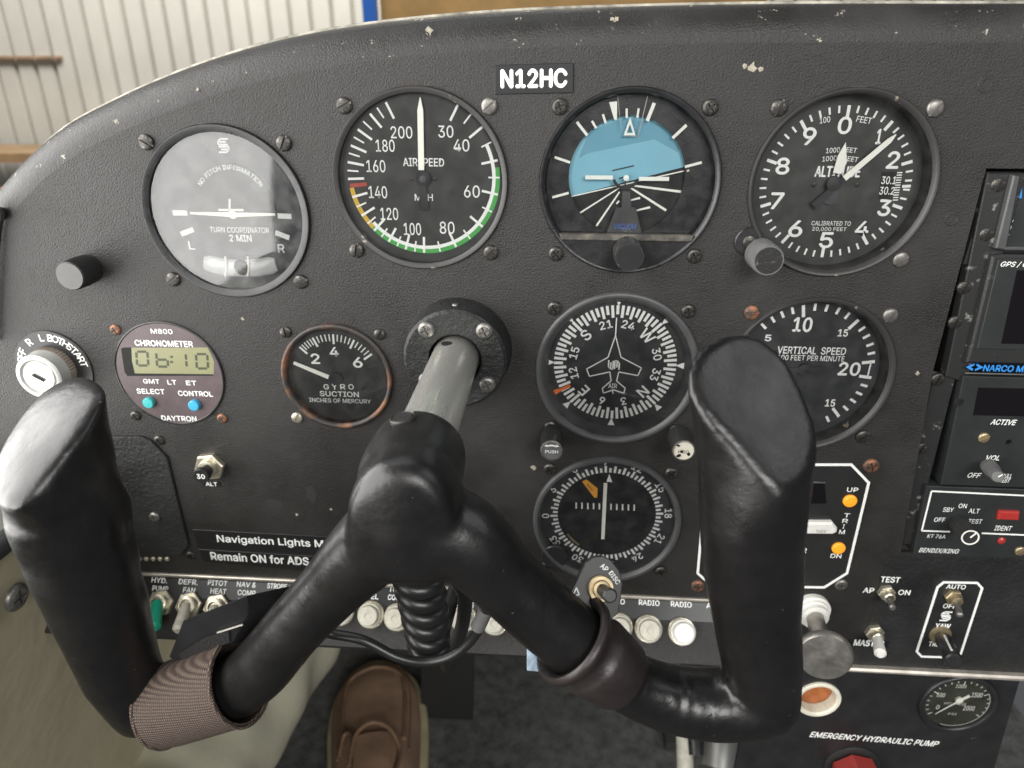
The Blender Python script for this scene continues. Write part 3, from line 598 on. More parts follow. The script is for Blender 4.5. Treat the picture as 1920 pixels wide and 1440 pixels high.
F.t(mb, 'ALTITUDE', 722, 658, 288, 66, z, bold=.022); F.t(mb, 'CALIBRATED TO', 680, 990, 252, 28, z); F.t(mb, '20,000 FEET', 668, 1029, 220, 28, z)
F.part('dial_print', mb, 'print', 30)
mb = MB(); mb.prism(F.pl([(1005, 660), (1140, 655), (1108, 845), (985, 830)]), z-.02, z+.06); sc = F.part('setting_window', mb, 'dial_deep', 30)
mb = MB(); F.t(mb, '30.1', 1050, 713, 92, 48, z+.12, bold=.012); F.t(mb, '30.2', 1038, 780, 94, 48, z+.12, bold=.012)
for k in range(12): y_ = 664+k*16; x_ = 1120-k*2.6; mb.bar(F.at(x_-17, y_), F.at(x_+17, y_-1), .5, z+.1, th=.08)
mb.bar(F.at(1135, 752), F.at(1190, 750), 1.2, z+.1); part('setting_numbers', mb, 'print', sc, 30)
zz = z+2.2; hh = -5.6
mb = MB(); A = F.at(1098, 418, hh); B = F.at(1055, 458, hh); C2 = F.at(765, 702, hh); mb.bar(A, B, .4, zz, 2.3, .3); mb.bar(B, C2, 2.3, zz, 2.6, .3); n1 = F.part('long_hand', mb, 'lume', 30)
mb = MB(); mb.bar(C2, F.at(570, 882, hh), 2.6, zz, 3.8, .3); P0 = F.at(700, 735, hh); mb.lathe([(3.2, z), (3.2, zz+.4), (1.2, zz+.9), (0, zz+.9)], 24, (P0.x, P0.y, 0)); part('hand_tail', mb, 'dial', n1)
mb = MB(); mb.prism(F.pl([(783, 470), (732, 555), (700, 668), (752, 675), (790, 600)], hh+.6), zz-1.0, zz-.7); F.part('short_hand', mb, 'lume', 30)
mb = MB(); mb.prism(F.pl([(700, 740), (640, 860), (680, 880), (735, 868), (735, 800)], hh+.3), zz-1.4, zz-1.1); F.part('hand_counterweight', mb, 'dial_grey', 30)
for x in (570, 848): P0 = F.at(x, 742); screw(F.o, P0.x, P0.y, 1.1, 'slot', 30, 'screw', z, 'dial_screw')
cover_glass(F, -.6, 37.2)
e = F.at(150, 1105, 0); mb = MB(); mb.prism([(e.x+6.5*math.cos(a), e.y+6.5*math.sin(a)) for a in [k*math.pi/10 for k in range(20)]], 0, 1.6, .5); ear = F.part('bezel_ear', mb, 'bezel', 40); screw(ear, e.x, e.y, 3.2, 'slot', 20, 'screw', 1.6)
p = F.at(215, 1175, 0); knob(F.o, p.x, p.y, 6.9, 16, 'knob_grey', 'knob_worn', 0.4, kn=0, name='setting_knob')
four(F, L4, [('slot', 65), ('slot', 55), ('slot', 0), ('slot', 30)], ['screw', 'screw_bright', 'screw', 'screw_bright'], skip=(2,))

# ---- heading indicator
F = Fr('heading_indicator', 'heading dial with outlined aircraft and compass card lettered N E S W', 'gauge', 0, -89, (980, 530, 4.364), -6.0)
mb = MB(); mb.lathe([(39.9, -2), (39.9, .8), (39.2, 1.5), (37.8, 1.5), (36.8, .6), (33.2, -6.1)], 72, close=False); F.part('bezel', mb, 'bezel_grey', 50)
dialface(F, 6.0, 'dial', 36); z = -5.95
c = (F.at(255, 660)+F.at(1260, 660))/2; c2 = (F.at(760, 190)+F.at(735, 1105))/2; c = Vector((c.x, c2.y)); RO = (F.at(255, 660)-F.at(1260, 660)).length/2
HDG = 225.5
mb = MB()
for k in range(72):
    a = k*5-HDG; lg = k % 2 == 0; mb.bar(pol(c, RO-(6.2 if lg else 4.5), a), pol(c, RO, a), 1.35, z)
for s_, hd_ in (('N', 0), ('3', 30), ('6', 60), ('E', 90), ('12', 120), ('15', 150), ('S', 180), ('21', 210), ('24', 240), ('W', 270), ('30', 300), ('33', 330)):
    a = hd_-HDG; big = s_ in 'NESW'; mb.text(s_, pol(c, RO-9.3, a), None, 5.4 if big else 4.0, z, -math.radians(a), .014)
F.part('compass_card_print', mb, 'print', 30)
mb = MB(); zz = z+1.2
for k in range(8):
    a = k*45; i_ = pol(c, RO+.2, a); t_ = pol(c, RO+3.6, a); d = Vector((math.cos(math.radians(a)), -math.sin(math.radians(a)))); mb = MB(); mb.prism([i_-d*.25, i_+d*.25, t_+d*1.7, t_-d*1.7], zz-1., zz-.8); F.part('lubber_mark', mb, 'print', 30)
mb = MB(); ac = F.pl([(758, 425), (697, 603), (523, 698), (545, 758), (712, 722), (722, 795), (650, 857), (660, 895), (740, 868), (825, 895), (837, 855), (767, 795), (785, 722), (940, 752), (970, 690), (803, 603)])
for k in range(len(ac)): mb.bar(ac[k], ac[(k+1) % len(ac)], .55, zz, th=.12)
mb.bar(F.at(758, 425), F.at(767, 280), .6, zz, th=.12); mb.bar(F.at(735, 875), F.at(738, 900), .6, zz); F.t(mb, 'AIR', 735, 836, 70, 36, zz, bold=.01); logo(mb, F.at(745, 665), 2.9, zz, .95, math.radians(90)); F.part('aircraft_outline', mb, 'print', 30)
mb = MB(); mb.bar(F.at(390, 838), F.at(290, 882), 1.5, z+.4, 1.5); mb.prism(F.pl([(290, 862), (300, 892), (248, 925), (228, 885)]), z+.4, z+.7); F.part('heading_bug', mb, 'orange', 30)
cover_glass(F, -.2, 36.4)
four(F, L4, [('phillips', 30), ('phillips', 10), ('phillips', 0), ('phillips', 25)], ['screw', 'screw', 'screw', 'screw'])
for (bx, by), (fx, fy), lab in (((1035, 815), (1034, 856), 'PUSH'), ((1272, 815), (1282, 862), 'HDG')):
    b0 = U(bx, by, 2); q = (b0.x, b0.z+89)
    kb = knob(F.o, q[0], q[1], 5.7, 18.5, 'knob', None, 0.0, 40, .3, name='push_knob' if lab == 'PUSH' else 'heading_knob')
    mb = MB(); mb.lathe([(5.5, 18.1), (5.5, 18.9), (4.9, 19.1), (4.8, 18.6)], 40, (q[0], q[1], 0), close=False); part('knob_ring', mb, 'screw_bright', kb)
    mb = MB(); mb.lathe([(4.85, 18.4), (4.85, 18.7)], 32, (q[0], q[1], 0)); part('knob_face', mb, 'knob_grey' if lab == 'PUSH' else 'cream', kb)
    mb = MB(); mb.text(lab, (q[0], q[1]-.6), 6.2 if lab == 'PUSH' else 5.0, 1.7, 18.78, 0, .02)
    if lab == 'PUSH':
        mb.arc((q[0], q[1]-1.5), 4.0, 4.7, -32, 32, 18.78, 12, .05); mb.prism([(q[0]-3.6, q[1]+2.4), (q[0]-1.8, q[1]+1.9), (q[0]-2.3, q[1]+3.4)], 18.78, 18.83); mb.prism([(q[0]+3.6, q[1]+2.4), (q[0]+1.8, q[1]+1.9), (q[0]+2.3, q[1]+3.4)], 18.78, 18.83)
    else:
        for k in range(6): mb.flat(blob(Vector((q[0]+random.uniform(-3, 3), q[1]+random.uniform(-3, 3))), .9), 18.8)
    part('knob_print', mb, 'print' if lab == 'PUSH' else 'plate', kb, 30)

# ---- vertical speed indicator
F = Fr('vertical_speed_indicator', 'vertical speed dial partly hidden by the right yoke grip', 'gauge', 92, -89, (1300, 530, 4.364), -6.5)
mb = MB(); mb.lathe([(39.8, -2), (39.8, 1.0), (39.2, 1.8), (38.2, 1.8), (37.3, .9), (35.2, -6.6)], 72, close=False); F.part('bezel', mb, 'bezel_worn', 50)
dialface(F, 6.5, 'dial', 37); z = -6.45; c = Vector((-.6, 1.2)); mb = MB()
for x, y, lg in ((575, 355, 0), (650, 300, 0), (728, 260, 0), (812, 228, 0), (900, 232, 1), (995, 200, 0), (1090, 207, 0), (1182, 230, 0), (1258, 270, 0), (1310, 340, 1), (1378, 378, 0), (1415, 440, 0), (1445, 507, 0), (1455, 577, 0), (1430, 650, 1), (1405, 770, 1), (1395, 840, 0), (1355, 905, 0), (1305, 965, 0), (1245, 1025, 0), (1165, 1060, 1), (1098, 1115, 0)):
    p = F.at(x, y); a_, r_ = angr(c, p); hl = 3.0 if lg else 1.75; mb.bar(pol(c, r_-hl, a_), pol(c, r_+hl, a_), 1.5 if lg else 1.25, z)
mb.bar(F.at(1452, 655), F.at(1425, 765), .7, z)
for s_, x, y, wd, ht in (('10', 895, 343, 150, 112), ('15', 1225, 411, 78, 56), ('20', 1277, 706, 172, 102), ('15', 1120, 984, 78, 56), ('5', 612, 452, 50, 50)): F.t(mb, s_, x, y, wd, ht, z, bold=.02)
F.t(mb, 'VERTICAL  SPEED', 968, 556, 560, 58, z, bold=.014); F.t(mb, '100 FEET PER MINUTE', 962, 617, 548, 42, z, bold=.01)
F.part('dial_print', mb, 'print', 30)
mb = MB(); mb.bar(pol(c, 14, -92), pol(c, 30, -92), 2.4, z+1.2, .6, .3); nd = F.part('needle', mb, 'lume', 30); mb = MB(); mb.bar(pol(c, 9, 88), pol(c, 14, -92), 3.0, z+1.2, 2.4, .3); mb.lathe([(3, z), (3, z+1.6), (0, z+2)], 20, (c.x, c.y, 0)); part('needle_hub', mb, 'dial', nd, 30)
cover_glass(F, -.4, 37.3)
four(F, L4, [('slot', 0), ('slot', 60), ('slot', 0), ('slot', 40)], ['screw_rust', 'screw_bright', 'screw', 'screw'])

# ---- course deviation indicator
F = Fr('course_deviation_indicator', 'black course indicator with amber NAV flag and vertical white needle', 'gauge', 0, -176.7, (960, 830, 4.113), -3.5)
mb = MB(); mb.lathe([(39.8, -2), (39.8, 1.2), (39.0, 2.2), (37.6, 2.2), (36.6, 1.0), (35.6, -3.6)], 72, close=False); F.part('bezel', mb, 'bezel_grey', 50)
dialface(F, 3.5, 'dial', 37); z = -3.45
c = Vector((F.at(728, 545).x, F.at(728, 545).y)); RI = (F.at(355, 530)-F.at(1105, 545)).length/2; c = Vector(((F.at(300, 540).x+F.at(1165, 540).x)/2, (F.at(745, 205).y+F.at(735, 885).y)/2))
RO = RI+4.6
mb = MB(); mb.lathe([(RI, z), (RI, z+.05)], 60, (c.x, c.y, 0)); F.part('inner_well', mb, 'dial_deep', 30)
mb = MB(); OBS = 94.
for k in range(72):
    a = k*5-OBS; lg = k % 2 == 0; mb.bar(pol(c, RI+.3, a), pol(c, RI+(4.2 if lg else 2.9), a), 1.25, z)
for s_, hd_ in (('0', 0), ('3', 30), ('6', 60), ('9', 90), ('12', 120), ('15', 150), ('18', 180), ('21', 210), ('24', 240), ('27', 270), ('30', 300), ('33', 330)):
    a = hd_-OBS; mb.text(s_, pol(c, RI+6.9, a), None, 3.9, z, -math.radians(a), .012)
for k in range(11): t = k/10; A = F.at(495+t*447, 460+t*16); B = F.at(495+t*447, 506+t*16); mb.bar(A, B, .8, z+.1)
mb.prism(F.pl([(750, 240), (728, 300), (772, 302)]), z, z+.2)
F.part('course_card_print', mb, 'bezel_print' if 'bezel_print' in M else 'print', 30)
mb = MB(); mb.bar(F.at(721, 310, -2.4), F.at(700, 742, -2.4), 1.9, z+1.0, 1.9, .3); F.part('deviation_needle', mb, 'lume', 30)
mb = MB(); mb.prism(F.pl([(540, 296), (573, 280), (660, 350), (656, 420), (636, 422)]), z+.2, z+.4); fl = F.part('warning_flag', mb, 'flag', 30)
mb = MB(); mb.text('NAV', F.at(600, 340), 5.0, 1.5, z+.45, math.radians(-52), .01); part('flag_print', mb, 'dial_deep', fl, 30)
mb = MB(); mb.arc(c, RI-2.4, RI-1.2, 215, 238, z+.5, 14, .4); F.part('well_rim', mb, 'brass', 30)
cover_glass(F, -.1, 36.4)
four(F, L4, [('phillips', 30), ('phillips', 45), ('phillips', 0), ('phillips', 25)])
e = Vector((-27.5, -24)); mb = MB(); mb.prism([(e.x+7.5*math.cos(a), e.y+7.5*math.sin(a)) for a in [k*math.pi/10 for k in range(20)]], 0, 1.8, .5); F.part('bezel_ear', mb, 'bezel', 40)

# ---- chronometer
F = Fr('chronometer', 'round purple digital chronometer showing 06:10', 'clock', -227.5, -97.2, (0, 560, 4), .6)
mb = MB(); mb.lathe([(28.6, -2.2), (28.6, .7), (28.0, 1.0), (27.5, .55)], 64, close=False); F.part('bezel', mb, 'bezel', 50)
mb = MB(); mb.lathe([(27.6, -1.5), (27.6, .6)], 64); F.part('face_plate', mb, 'chrono', 30)
mb = MB(); mb.prism(F.pl([(912, 372), (985, 368), (1558, 366), (1606, 470), (1604, 572), (950, 576), (935, 545)]), .5, .68); lc = F.part('display', mb, 'lcd', 30)
mb = MB(); mb.prism(F.pl([(908, 374), (928, 366), (985, 366), (990, 470), (1012, 560), (1600, 566), (1604, 577), (955, 579), (935, 548)]), .5, .74); part('recess_shade_strip', mb, 'gap', lc, 30)  # flat black strip paints the shade of a sunken window edge
SEG = {'0': 'abcdef', '6': 'cdefg', '1': 'bc', '8': 'abcdefg'}
mb = MB(); zz = .7
for ch, X0, Y0, W_, H_ in (('0', 1022, 397, 84, 104), ('6', 1172, 405, 82, 104), ('1', 1315, 412, 78, 100), ('0', 1470, 415, 84, 108)):
    e_ = {'a': ((0, 0), (1, 0)), 'b': ((1, 0), (1, .5)), 'c': ((1, .5), (1, 1)), 'd': ((0, 1), (1, 1)), 'e': ((0, .5), (0, 1)), 'f': ((0, 0), (0, .5)), 'g': ((0, .5), (1, .5))}
    for sg in SEG[ch]:
        (x0, y0), (x1, y1) = e_[sg]; A = Vector((X0+x0*W_+(y0*8), Y0+y0*H_)); B = Vector((X0+x1*W_+(y1*8), Y0+y1*H_)); d = (B-A)*.1; mb.bar(F.at(*(A+d)), F.at(*(B-d)), 1.25, zz, th=.04)
for y in (436, 474): mb.prism([F.at(1288+dx, y+dy) for dx, dy in ((-11, -8), (11, -8), (11, 8), (-11, 8))], zz, zz+.04)
part('display_digits', mb, 'lcdseg', lc, 30)
mb = MB(); z = .66
for s_, x, y, wd, ht in (('M800', 1212, 245, 160, 34), ('CHRONOMETER', 1228, 336, 430, 42), ('GMT', 1135, 620, 120, 32), ('LT', 1290, 627, 66, 32), ('ET', 1435, 632, 76, 32), ('SELECT', 1130, 695, 205, 36), ('CONTROL', 1465, 712, 256, 36), ('DAYTRON', 1342, 898, 260, 36)): F.t(mb, s_, x, y, wd, ht, z, bold=.02)
F.part('face_print', mb, 'print', 30)
for x, y, m_ in ((1118, 778, 'teal'), (1458, 797, 'cyan')): p = F.at(x, y); mb = MB(); mb.lathe([(2.9, .2), (2.9, 2.6), (2.5, 3.0), (0, 3.1)], 24, (p.x+.6, p.y+.4, 0)); F.part('push_button', mb, m_, 40)
for (sx, sy), m_ in (((-1, 1), 'screw_rust'), ((1, -1), 'screw_rust'), ((-1, -1), 'screw')): screw(F.o, sx*S4, sy*S4-(1 if sy < 0 else 0), 2.8, 'phillips', 30, m_)

# ---- suction gauge
F = Fr('suction_gauge', 'small gyro suction gauge with a rusty rim', 'gauge', -140.1, -96.3, (500, 540, 4), -3.0)
mb = MB(); mb.lathe([(28.5, -2.2), (28.5, 1.2), (27.9, 1.9), (26.9, 1.9), (26.0, 1.0), (25.8, -3.1)], 64, close=False); F.part('bezel', mb, 'bezel_rust', 50)
dialface(F, 3.0, 'dial_hazed', 27.5); z = -2.95; mb = MB()
maj = [((235, 440), (325, 500)), ((345, 392), (400, 450)), ((500, 345), (503, 430)), ((655, 388), (625, 460)), ((795, 490), (725, 540))]; c = F.at(522, 680)
mm_ = [angr(c, (F.at(*a_)+F.at(*b_))/2) for a_, b_ in maj]; RO = sum((F.at(*a_)-c).length for a_, b_ in maj)/5
for k in range(5):
    a = mm_[k][0]; mb.bar(pol(c, RO-5.2, a), pol(c, RO, a), 1.0, z)
    if k < 4:
        for j in range(1, 5): a2 = a+(mm_[k+1][0]-a)*j/5; mb.bar(pol(c, RO-3.6, a2), pol(c, RO, a2), .55, z)
for s_, x, y, wd, ht, b_ in (('2', 365, 530, 62, 72, .02), ('4', 505, 478, 62, 66, .02), ('6', 683, 558, 66, 74, .02), ('SUCTION', 545, 795, 290, 38, .015), ('INCHES OF MERCURY', 550, 845, 460, 30, .01)): F.t(mb, s_, x, y, wd, ht, z, bold=b_)
for k, ch in enumerate('GYRO'): F.t(mb, ch, 447+k*62, 741, 38, 38, z, bold=.015)
F.part('dial_print', mb, 'print', 30)
mb = MB(); A = F.at(203, 560, -2); B = F.at(465, 668, -2); mb.bar(A, B, 1.7, z+.9, 2.3, .3); nd = F.part('needle', mb, 'lume', 30)
mb = MB(); P0 = F.at(522, 684, -2); mb.bar(B, P0, 2.3, z+.9, 2.6, .3); mb.lathe([(3.4, z), (3.4, z+.9), (1.0, z+1.4), (0, z+1.4)], 24, (P0.x, P0.y, 0)); part('needle_hub', mb, 'dial', nd)
for x, y in ((722, 748),): P0 = F.at(x, y); screw(F.o, P0.x, P0.y, 1.3, 'slot', 30, 'screw', z, 'dial_screw')
cover_glass(F, .3, 26.4)
for (sx, sy), a, m_ in (((-1, 1), 100, 'screw'), ((1, 1), 60, 'screw'), ((-1, -1), 60, 'nut')): screw(F.o, sx*S4, sy*S4, 2.9, 'slot', a, m_)
#@@SMALL
# ================================================================== switches, knobs, placards
F = Fr('registration_placard', 'small black placard reading N12HC in white', 'placard', -42, 42)
mb = MB(); mb.prism(F.pl([(928, 122), (1075, 118), (1075, 174), (928, 177)]), 0, .6, .2); F.part('placard_plate', mb, 'tape'); mb = MB(); F.t(mb, 'N12HC', 1001, 147, 122, 33, .65, rot=.015, bold=.03); F.part('lettering', mb, 'print', 30)
F = Fr('lights_placard', 'black label strip reading Navigation Lights Must', 'placard', -215, -198)
pts = F.pl([(362, 992), (700, 1010), (700, 1046), (372, 1026)]); mb = MB(); mb.prism(pts, 0, .5, .15); F.part('placard_plate', mb, 'tape')
mb = MB(); A = F.at(408, 1010); B = F.at(640, 1022); an = math.atan2(B.y-A.y, B.x-A.x); mb.text('Navigation Lights Must', (A+B)/2, (B-A).length, 6.0, .55, an, .016); F.part('lettering', mb, 'print', 30)
F = Fr('lights_placard', 'black label strip reading Remain ON for ADS-B', 'placard', -212, -209)
pts = F.pl([(373, 1029), (700, 1049), (700, 1082), (382, 1052)]); mb = MB(); mb.prism(pts, 0, .5, .15); F.part('placard_plate', mb, 'tape')
mb = MB(); A = F.at(396, 1041); B = F.at(606, 1053); an = math.atan2(B.y-A.y, B.x-A.x); mb.text('Remain ON for ADS-B', (A+B)/2, (B-A).length, 5.6, .55, an, .016); F.part('lettering', mb, 'print', 30)

# dimmer knob
b0 = U(168, 503, 0); F = Fr('dimmer_knob', 'plain black round knob left of the turn coordinator', 'knob', b0.x, b0.z)
mb = MB(); mb.lathe([(5.6, 0), (5.6, .6), (6.9, 1), (7.2, 7.0), (6.9, 14.5), (6.4, 15.0)], 90, knurl=(3, 4, 90, .28)); F.part('knob_body', mb, 'knob', 30); mb = MB(); mb.lathe([(6.35, 14.8), (6.3, 15.25), (0, 15.3)], 40); F.part('knob_face', mb, 'knob_face')

# ignition switch
b0 = U(103, 690, 0); F = Fr('ignition_switch', 'grey key switch with round placard lettered OFF R L BOTH START', 'switch', b0.x, b0.z, (0, 560, 4), .8)
mb = MB(); mb.lathe([(20.5, 0), (20.5, .5), (20.2, .8)], 60); pp = F.part('placard_disc', mb, 'plate')
mb = MB()
for s_, an in (('OFF', -66), ('R', -33), ('L', -7), ('BOTH', 22), ('START', 62)):
    n_ = len(s_); st = 9.2
    for k, ch in enumerate(s_): a = an+(k-(n_-1)/2)*st; mb.text(ch, pol((0, 0), 17.0, a), None, 3.7, .85, -math.radians(a), .012)
part('placard_print', mb, 'print', pp, 30)
mb = MB(); mb.lathe([(12.2, .8), (12.2, 5.0), (11.8, 5.5)], 96, knurl=(0, 1, 96, .5)); F.part('knurled_ring', mb, 'ridge', 30)
mb = MB(); mb.lathe([(11.9, 5.2), (11.7, 12.0), (10.9, 12.6), (9.4, 12.6), (8.6, 11.6), (8.4, 11.4)], 60); lk = F.part('lock_collar', mb, 'lockgrey', 40)
mb = MB(); mb.lathe([(8.3, 11.2), (8.3, 11.9), (7.8, 12.3), (0, 12.3)], 40); mb.lathe([(7.0, 12.3), (6.8, 12.7), (5.0, 12.75), (4.9, 12.4)], 6); part('lock_face', mb, 'lockface', lk)
mb = MB(); mb.bar((-2.4, 1.6), (3.0, -1.6), 1.7, 12.85, th=.25); part('key_slot', mb, 'gap', lk)

# pull breaker with hex nut
b0 = U(396, 872, 0); F = Fr('circuit_breaker', 'single black breaker button marked 30 on a hex nut', 'breaker', b0.x, b0.z)
def hexp(r, a0=0): return [(r*math.cos(math.radians(60*k+a0)), r*math.sin(math.radians(60*k+a0))) for k in range(6)]
mb = MB(); mb.prism(hexp(8.2, 8), 0, 3.4, .6); mb.lathe([(5.2, 3.3), (5.0, 5.4), (4.4, 5.6)], 30); F.part('hex_nut', mb, 'nut')
mb = MB(); mb.lathe([(3.6, 5.4), (3.6, 9.2), (4.3, 9.4), (4.3, 11.6), (4.0, 12.0)], 32); kb = F.part('button', mb, 'plastic'); mb = MB(); mb.text('30', (0, 0), 4.4, 2.7, 12.06, 0, .02); part('button_print', mb, 'print', kb, 30)
mb = MB(); p = F.at(397, 907); mb.prism([(p.x-5, p.y-1.8), (p.x+5, p.y-1.6), (p.x+5, p.y+1.8), (p.x-5, p.y+1.8)], 0, .3); pb = F.part('name_tag', mb, 'tape'); mb = MB(); mb.text('ALT', p, 6.4, 2.4, .35, 0, .02); part('tag_print', mb, 'print', pb, 30)

# switch row
F = Fr('switch_label_strip', 'black strip of white switch names under the aluminium lip', 'placard', -118, -227.5, tilt=TILT)
mb = MB(); mb.prism([(-220, -1.0), (182, -1.0), (182, -11.5), (-220, -11.5)], 0, .5, .1); F.part('strip_plate', mb, 'tape')
mb = MB(); rows_ = [(('PUMP',), 252, 1101, 38), (('HYD.', 'PUMP'), 300, 1088, 42), (('DEFR.', 'FAN'), 354, 1091, 40), (('PITOT', 'HEAT'), 409, 1093, 42), (('NAV &', 'COMP.', 'LIGHTS'), 463, 1096, 42), (('STROBE', 'LIGHTS'), 520, 1099, 46), (('DOME', 'LIGHTS'), 575, 1101, 44), (('LDG.', 'LIGHT'), 632, 1104, 42), (('FUEL', 'LEVEL'), 690, 1102, 42), (('TURN', 'COORD.'), 745, 1105, 42), (('ALT.', 'FIELD'), 805, 1110, 42), (('INST.', 'LIGHTS'), 868, 1118, 44), (('GYROS',), 930, 1122, 42), (('CLOCK',), 990, 1124, 42), (('AUDIO',), 1045, 1124, 42), (('PILOT',), 1100, 1125, 42), (('RADIO',), 1152, 1127, 44), (('RADIO',), 1217, 1130, 46), (('RADIO',), 1277, 1133, 46), (('AUX.',), 1340, 1136, 40)]
for lines, x, y, wd in rows_:
    for k, s_ in enumerate(lines):
        yy = y+k*(15.5); p = F.at(x+k*1.5, yy); w0 = min(11.5, 2.35*len(s_)); mb.text(s_, p, w0, 2.9, .55, -.015, .02)
F.part('lettering', mb, 'print', 30)
def shelf(x, y, h=0.): n_ = Vector((0, -math.cos(ta), math.sin(ta))); return UP(x, y, Vector((0, 0, -227.5))+n_*h, n_)-n_*h
def toggle(name, label, px, tip, hts, m_lever='white', rnut=8.0, r0=2.6, r1=3.7, mnut='nut', grp=None, sleeve=None, base_h=6.0, tiph=18., tilt=0.):
    b0 = shelf(*px) if tilt else U(*px, 0); F = Fr(name, label, 'switch', b0.x, b0.z, group=grp, tilt=tilt, cy=b0.y)
    mb = MB(); mb.prism(hexp(rnut, 12), 0, 3.0, .5); F.part('hex_nut', mb, mnut)
    mb = MB(); mb.lathe([(rnut*.66, 2.9), (rnut*.66, base_h), (rnut*.52, base_h+.5), (rnut*.42, base_h+.4), (rnut*.40, base_h-1.5)], 28); F.part('bushing', mb, mnut)
    T_ = F.at3(tip[0], tip[1], tiph); B_ = Vector((0, 0, base_h-1)); mb = MB(); n_ = 8
    pts = [B_.lerp(T_, k/n_) for k in range(n_+1)]; rs = [r0+(r1-r0)*k/n_ for k in range(n_)]+[r1*.55]
    d = (T_-B_).normalized(); pts[-2] = T_-d*r1*.45; mb.tube(pts, rs, 16); F.part('lever', mb, m_lever, 40)
    return F
G = 'bat handle switches on the shelf'
toggle('toggle_switch', 'bat handle switch with green sleeve below the HYD. PUMP label', (304, 1130), (287, 1180), 0, 'green_sleeve', r0=3.2, r1=4.1, grp=G, tiph=17, tilt=TILT)
toggle('toggle_switch', 'ivory bat handle switch below the DEFR. FAN label', (357, 1134), (334, 1184), 0, 'ivory', grp=G, tiph=17, tilt=TILT)
toggle('toggle_switch', 'ivory switch below PITOT HEAT, half behind the black clip box', (409, 1138), (388, 1188), 0, 'ivory', grp=G, tiph=17, tilt=TILT)
toggle('toggle_switch', 'switch at the left end of the row, mostly behind the left grip', (253, 1128), (232, 1176), 0, 'ivory', grp=G, tiph=17, tilt=TILT)
toggle('toggle_switch', 'switch below STROBE LIGHTS beside the left yoke arm', (512, 1143), (495, 1192), 0, 'ivory', grp=G, tiph=17, tilt=TILT)
def breaker(label, px, m_='ivory', r=7.4):
    b0 = shelf(*px, 8.); F = Fr('push_breaker', label, 'breaker', b0.x, b0.z, group='round breakers under the panel lip', tilt=TILT, cy=b0.y)
    mb = MB(); mb.lathe([(r+.4, 0), (r+.4, 1.6), (r-.2, 2.2), (r-.5, 2.2)], 36); F.part('collar', mb, 'nut')
    mb = MB(); mb.lathe([(r-.6, 2.0), (r-.6, 5.2), (r-1.0, 5.6), (r-1.6, 5.6), (r-1.9, 5.2), (r-2.0, 8.6), (r-2.4, 9.0), (1.8, 9.0), (1.6, 8.7)], 36); F.part('button', mb, m_, 40)
for px, lab in (((690, 1155), 'ivory breaker button below FUEL LEVEL, left of the coiled cord'), ((740, 1160), 'ivory breaker half hidden by the coiled cord on its left side'), ((866, 1162), 'ivory breaker just right of the coiled cord'), ((926, 1168), 'breaker behind the right yoke arm, second right of the cord'), ((1163, 1178), 'breaker peeking out right of the brown sleeve'), ((1219, 1182), 'ivory breaker below the left of the two clear RADIO labels'), ((1283, 1187), 'pale breaker below the right RADIO label, beside the right grip'), ((632, 1150), 'breaker peeking out below the left yoke arm')):
    breaker(lab, px, 'white' if px[0] in (1283, 632) else 'ivory')

# autopilot trim panel
F = Fr('trim_panel', 'white bordered octagonal trim panel with two amber lights', 'panel', 100, -182, (1480, 840, 3.2727), 1.0)
oc = F.pl([(-430, 95), (385, 95), (495, 210), (360, 770), (215, 860), (-480, 850), (-570, 770), (-520, 200)]); mb = MB(); mb.prism(oc, 0, 1.0, .2); F.part('plate', mb, 'plate')
mb = MB(); ic = inset(oc if sum(oc[i].x*oc[(i+1) % 8].y-oc[(i+1) % 8].x*oc[i].y for i in range(8)) > 0 else oc[::-1], 1.3)
oc2 = oc if sum(oc[i].x*oc[(i+1) % 8].y-oc[(i+1) % 8].x*oc[i].y for i in range(8)) > 0 else oc[::-1]
for k in range(8): mb.prism([oc2[k], oc2[(k+1) % 8], ic[(k+1) % 8], ic[k]], .8, 1.3)
F.part('border', mb, 'print', 30)
mb = MB(); z = 1.06
F.t(mb, 'UP', 388, 256, 68, 26, z, bold=.02); F.t(mb, 'DN', 286, 662, 66, 24, z, bold=.02); F.t(mb, 'R', 92, 628, 28, 28, z, bold=.02)
for k, ch in enumerate('TRIM'): F.t(mb, ch, 353-k*10, 413+k*34, 34 if ch != 'I' else 9, 24, z, bold=.02)
F.part('lettering', mb, 'print', 30)
for x, y in ((370, 322), (300, 612)): p = F.at(x, y); mb = MB(); mb.lathe([(3.5, .9), (3.5, 1.9), (3.2, 2.2)], 28, (p.x, p.y, 0)); mb.lathe([(3.1, 1.9), (2.6, 2.7), (0, 3.0)], 24, (p.x, p.y, 0)); F.part('amber_light', mb, 'amber', 50)
mb = MB(); mb.prism(F.pl([(-130, 215), (215, 208), (228, 340), (-140, 345)]), .95, 1.1); F.part('indicator_window', mb, 'window'); mb = MB(); mb.bar(F.at(130, 208), F.at(222, 212), .8, 1.15); F.part('window_edge', mb, 'silver', 30)
rk = F.pl([(-120, 440), (255, 440), (284, 475), (280, 500), (255, 512), (-120, 508)]); mb = MB(); mb.prism(rk, .9, 4.2, 1.0); rr = F.part('rocker', mb, 'white'); mb = MB(); F.t(mb, '\\\\|//', 182, 488, 60, 22, 4.26); part('rocker_print', mb, 'plate', rr, 30)
p = F.at(505, 113); screw(F.o, p.x, p.y, 4.0, 'phillips', 20, 'screw_rust'); p = F.at(320, 843); screw(F.o, p.x, p.y, 3.6, 'phillips', 0, 'screw_bright'); p = F.at(-560, 850); screw(F.o, p.x, p.y, 3.8, 'phillips', 0, 'screw_rust')

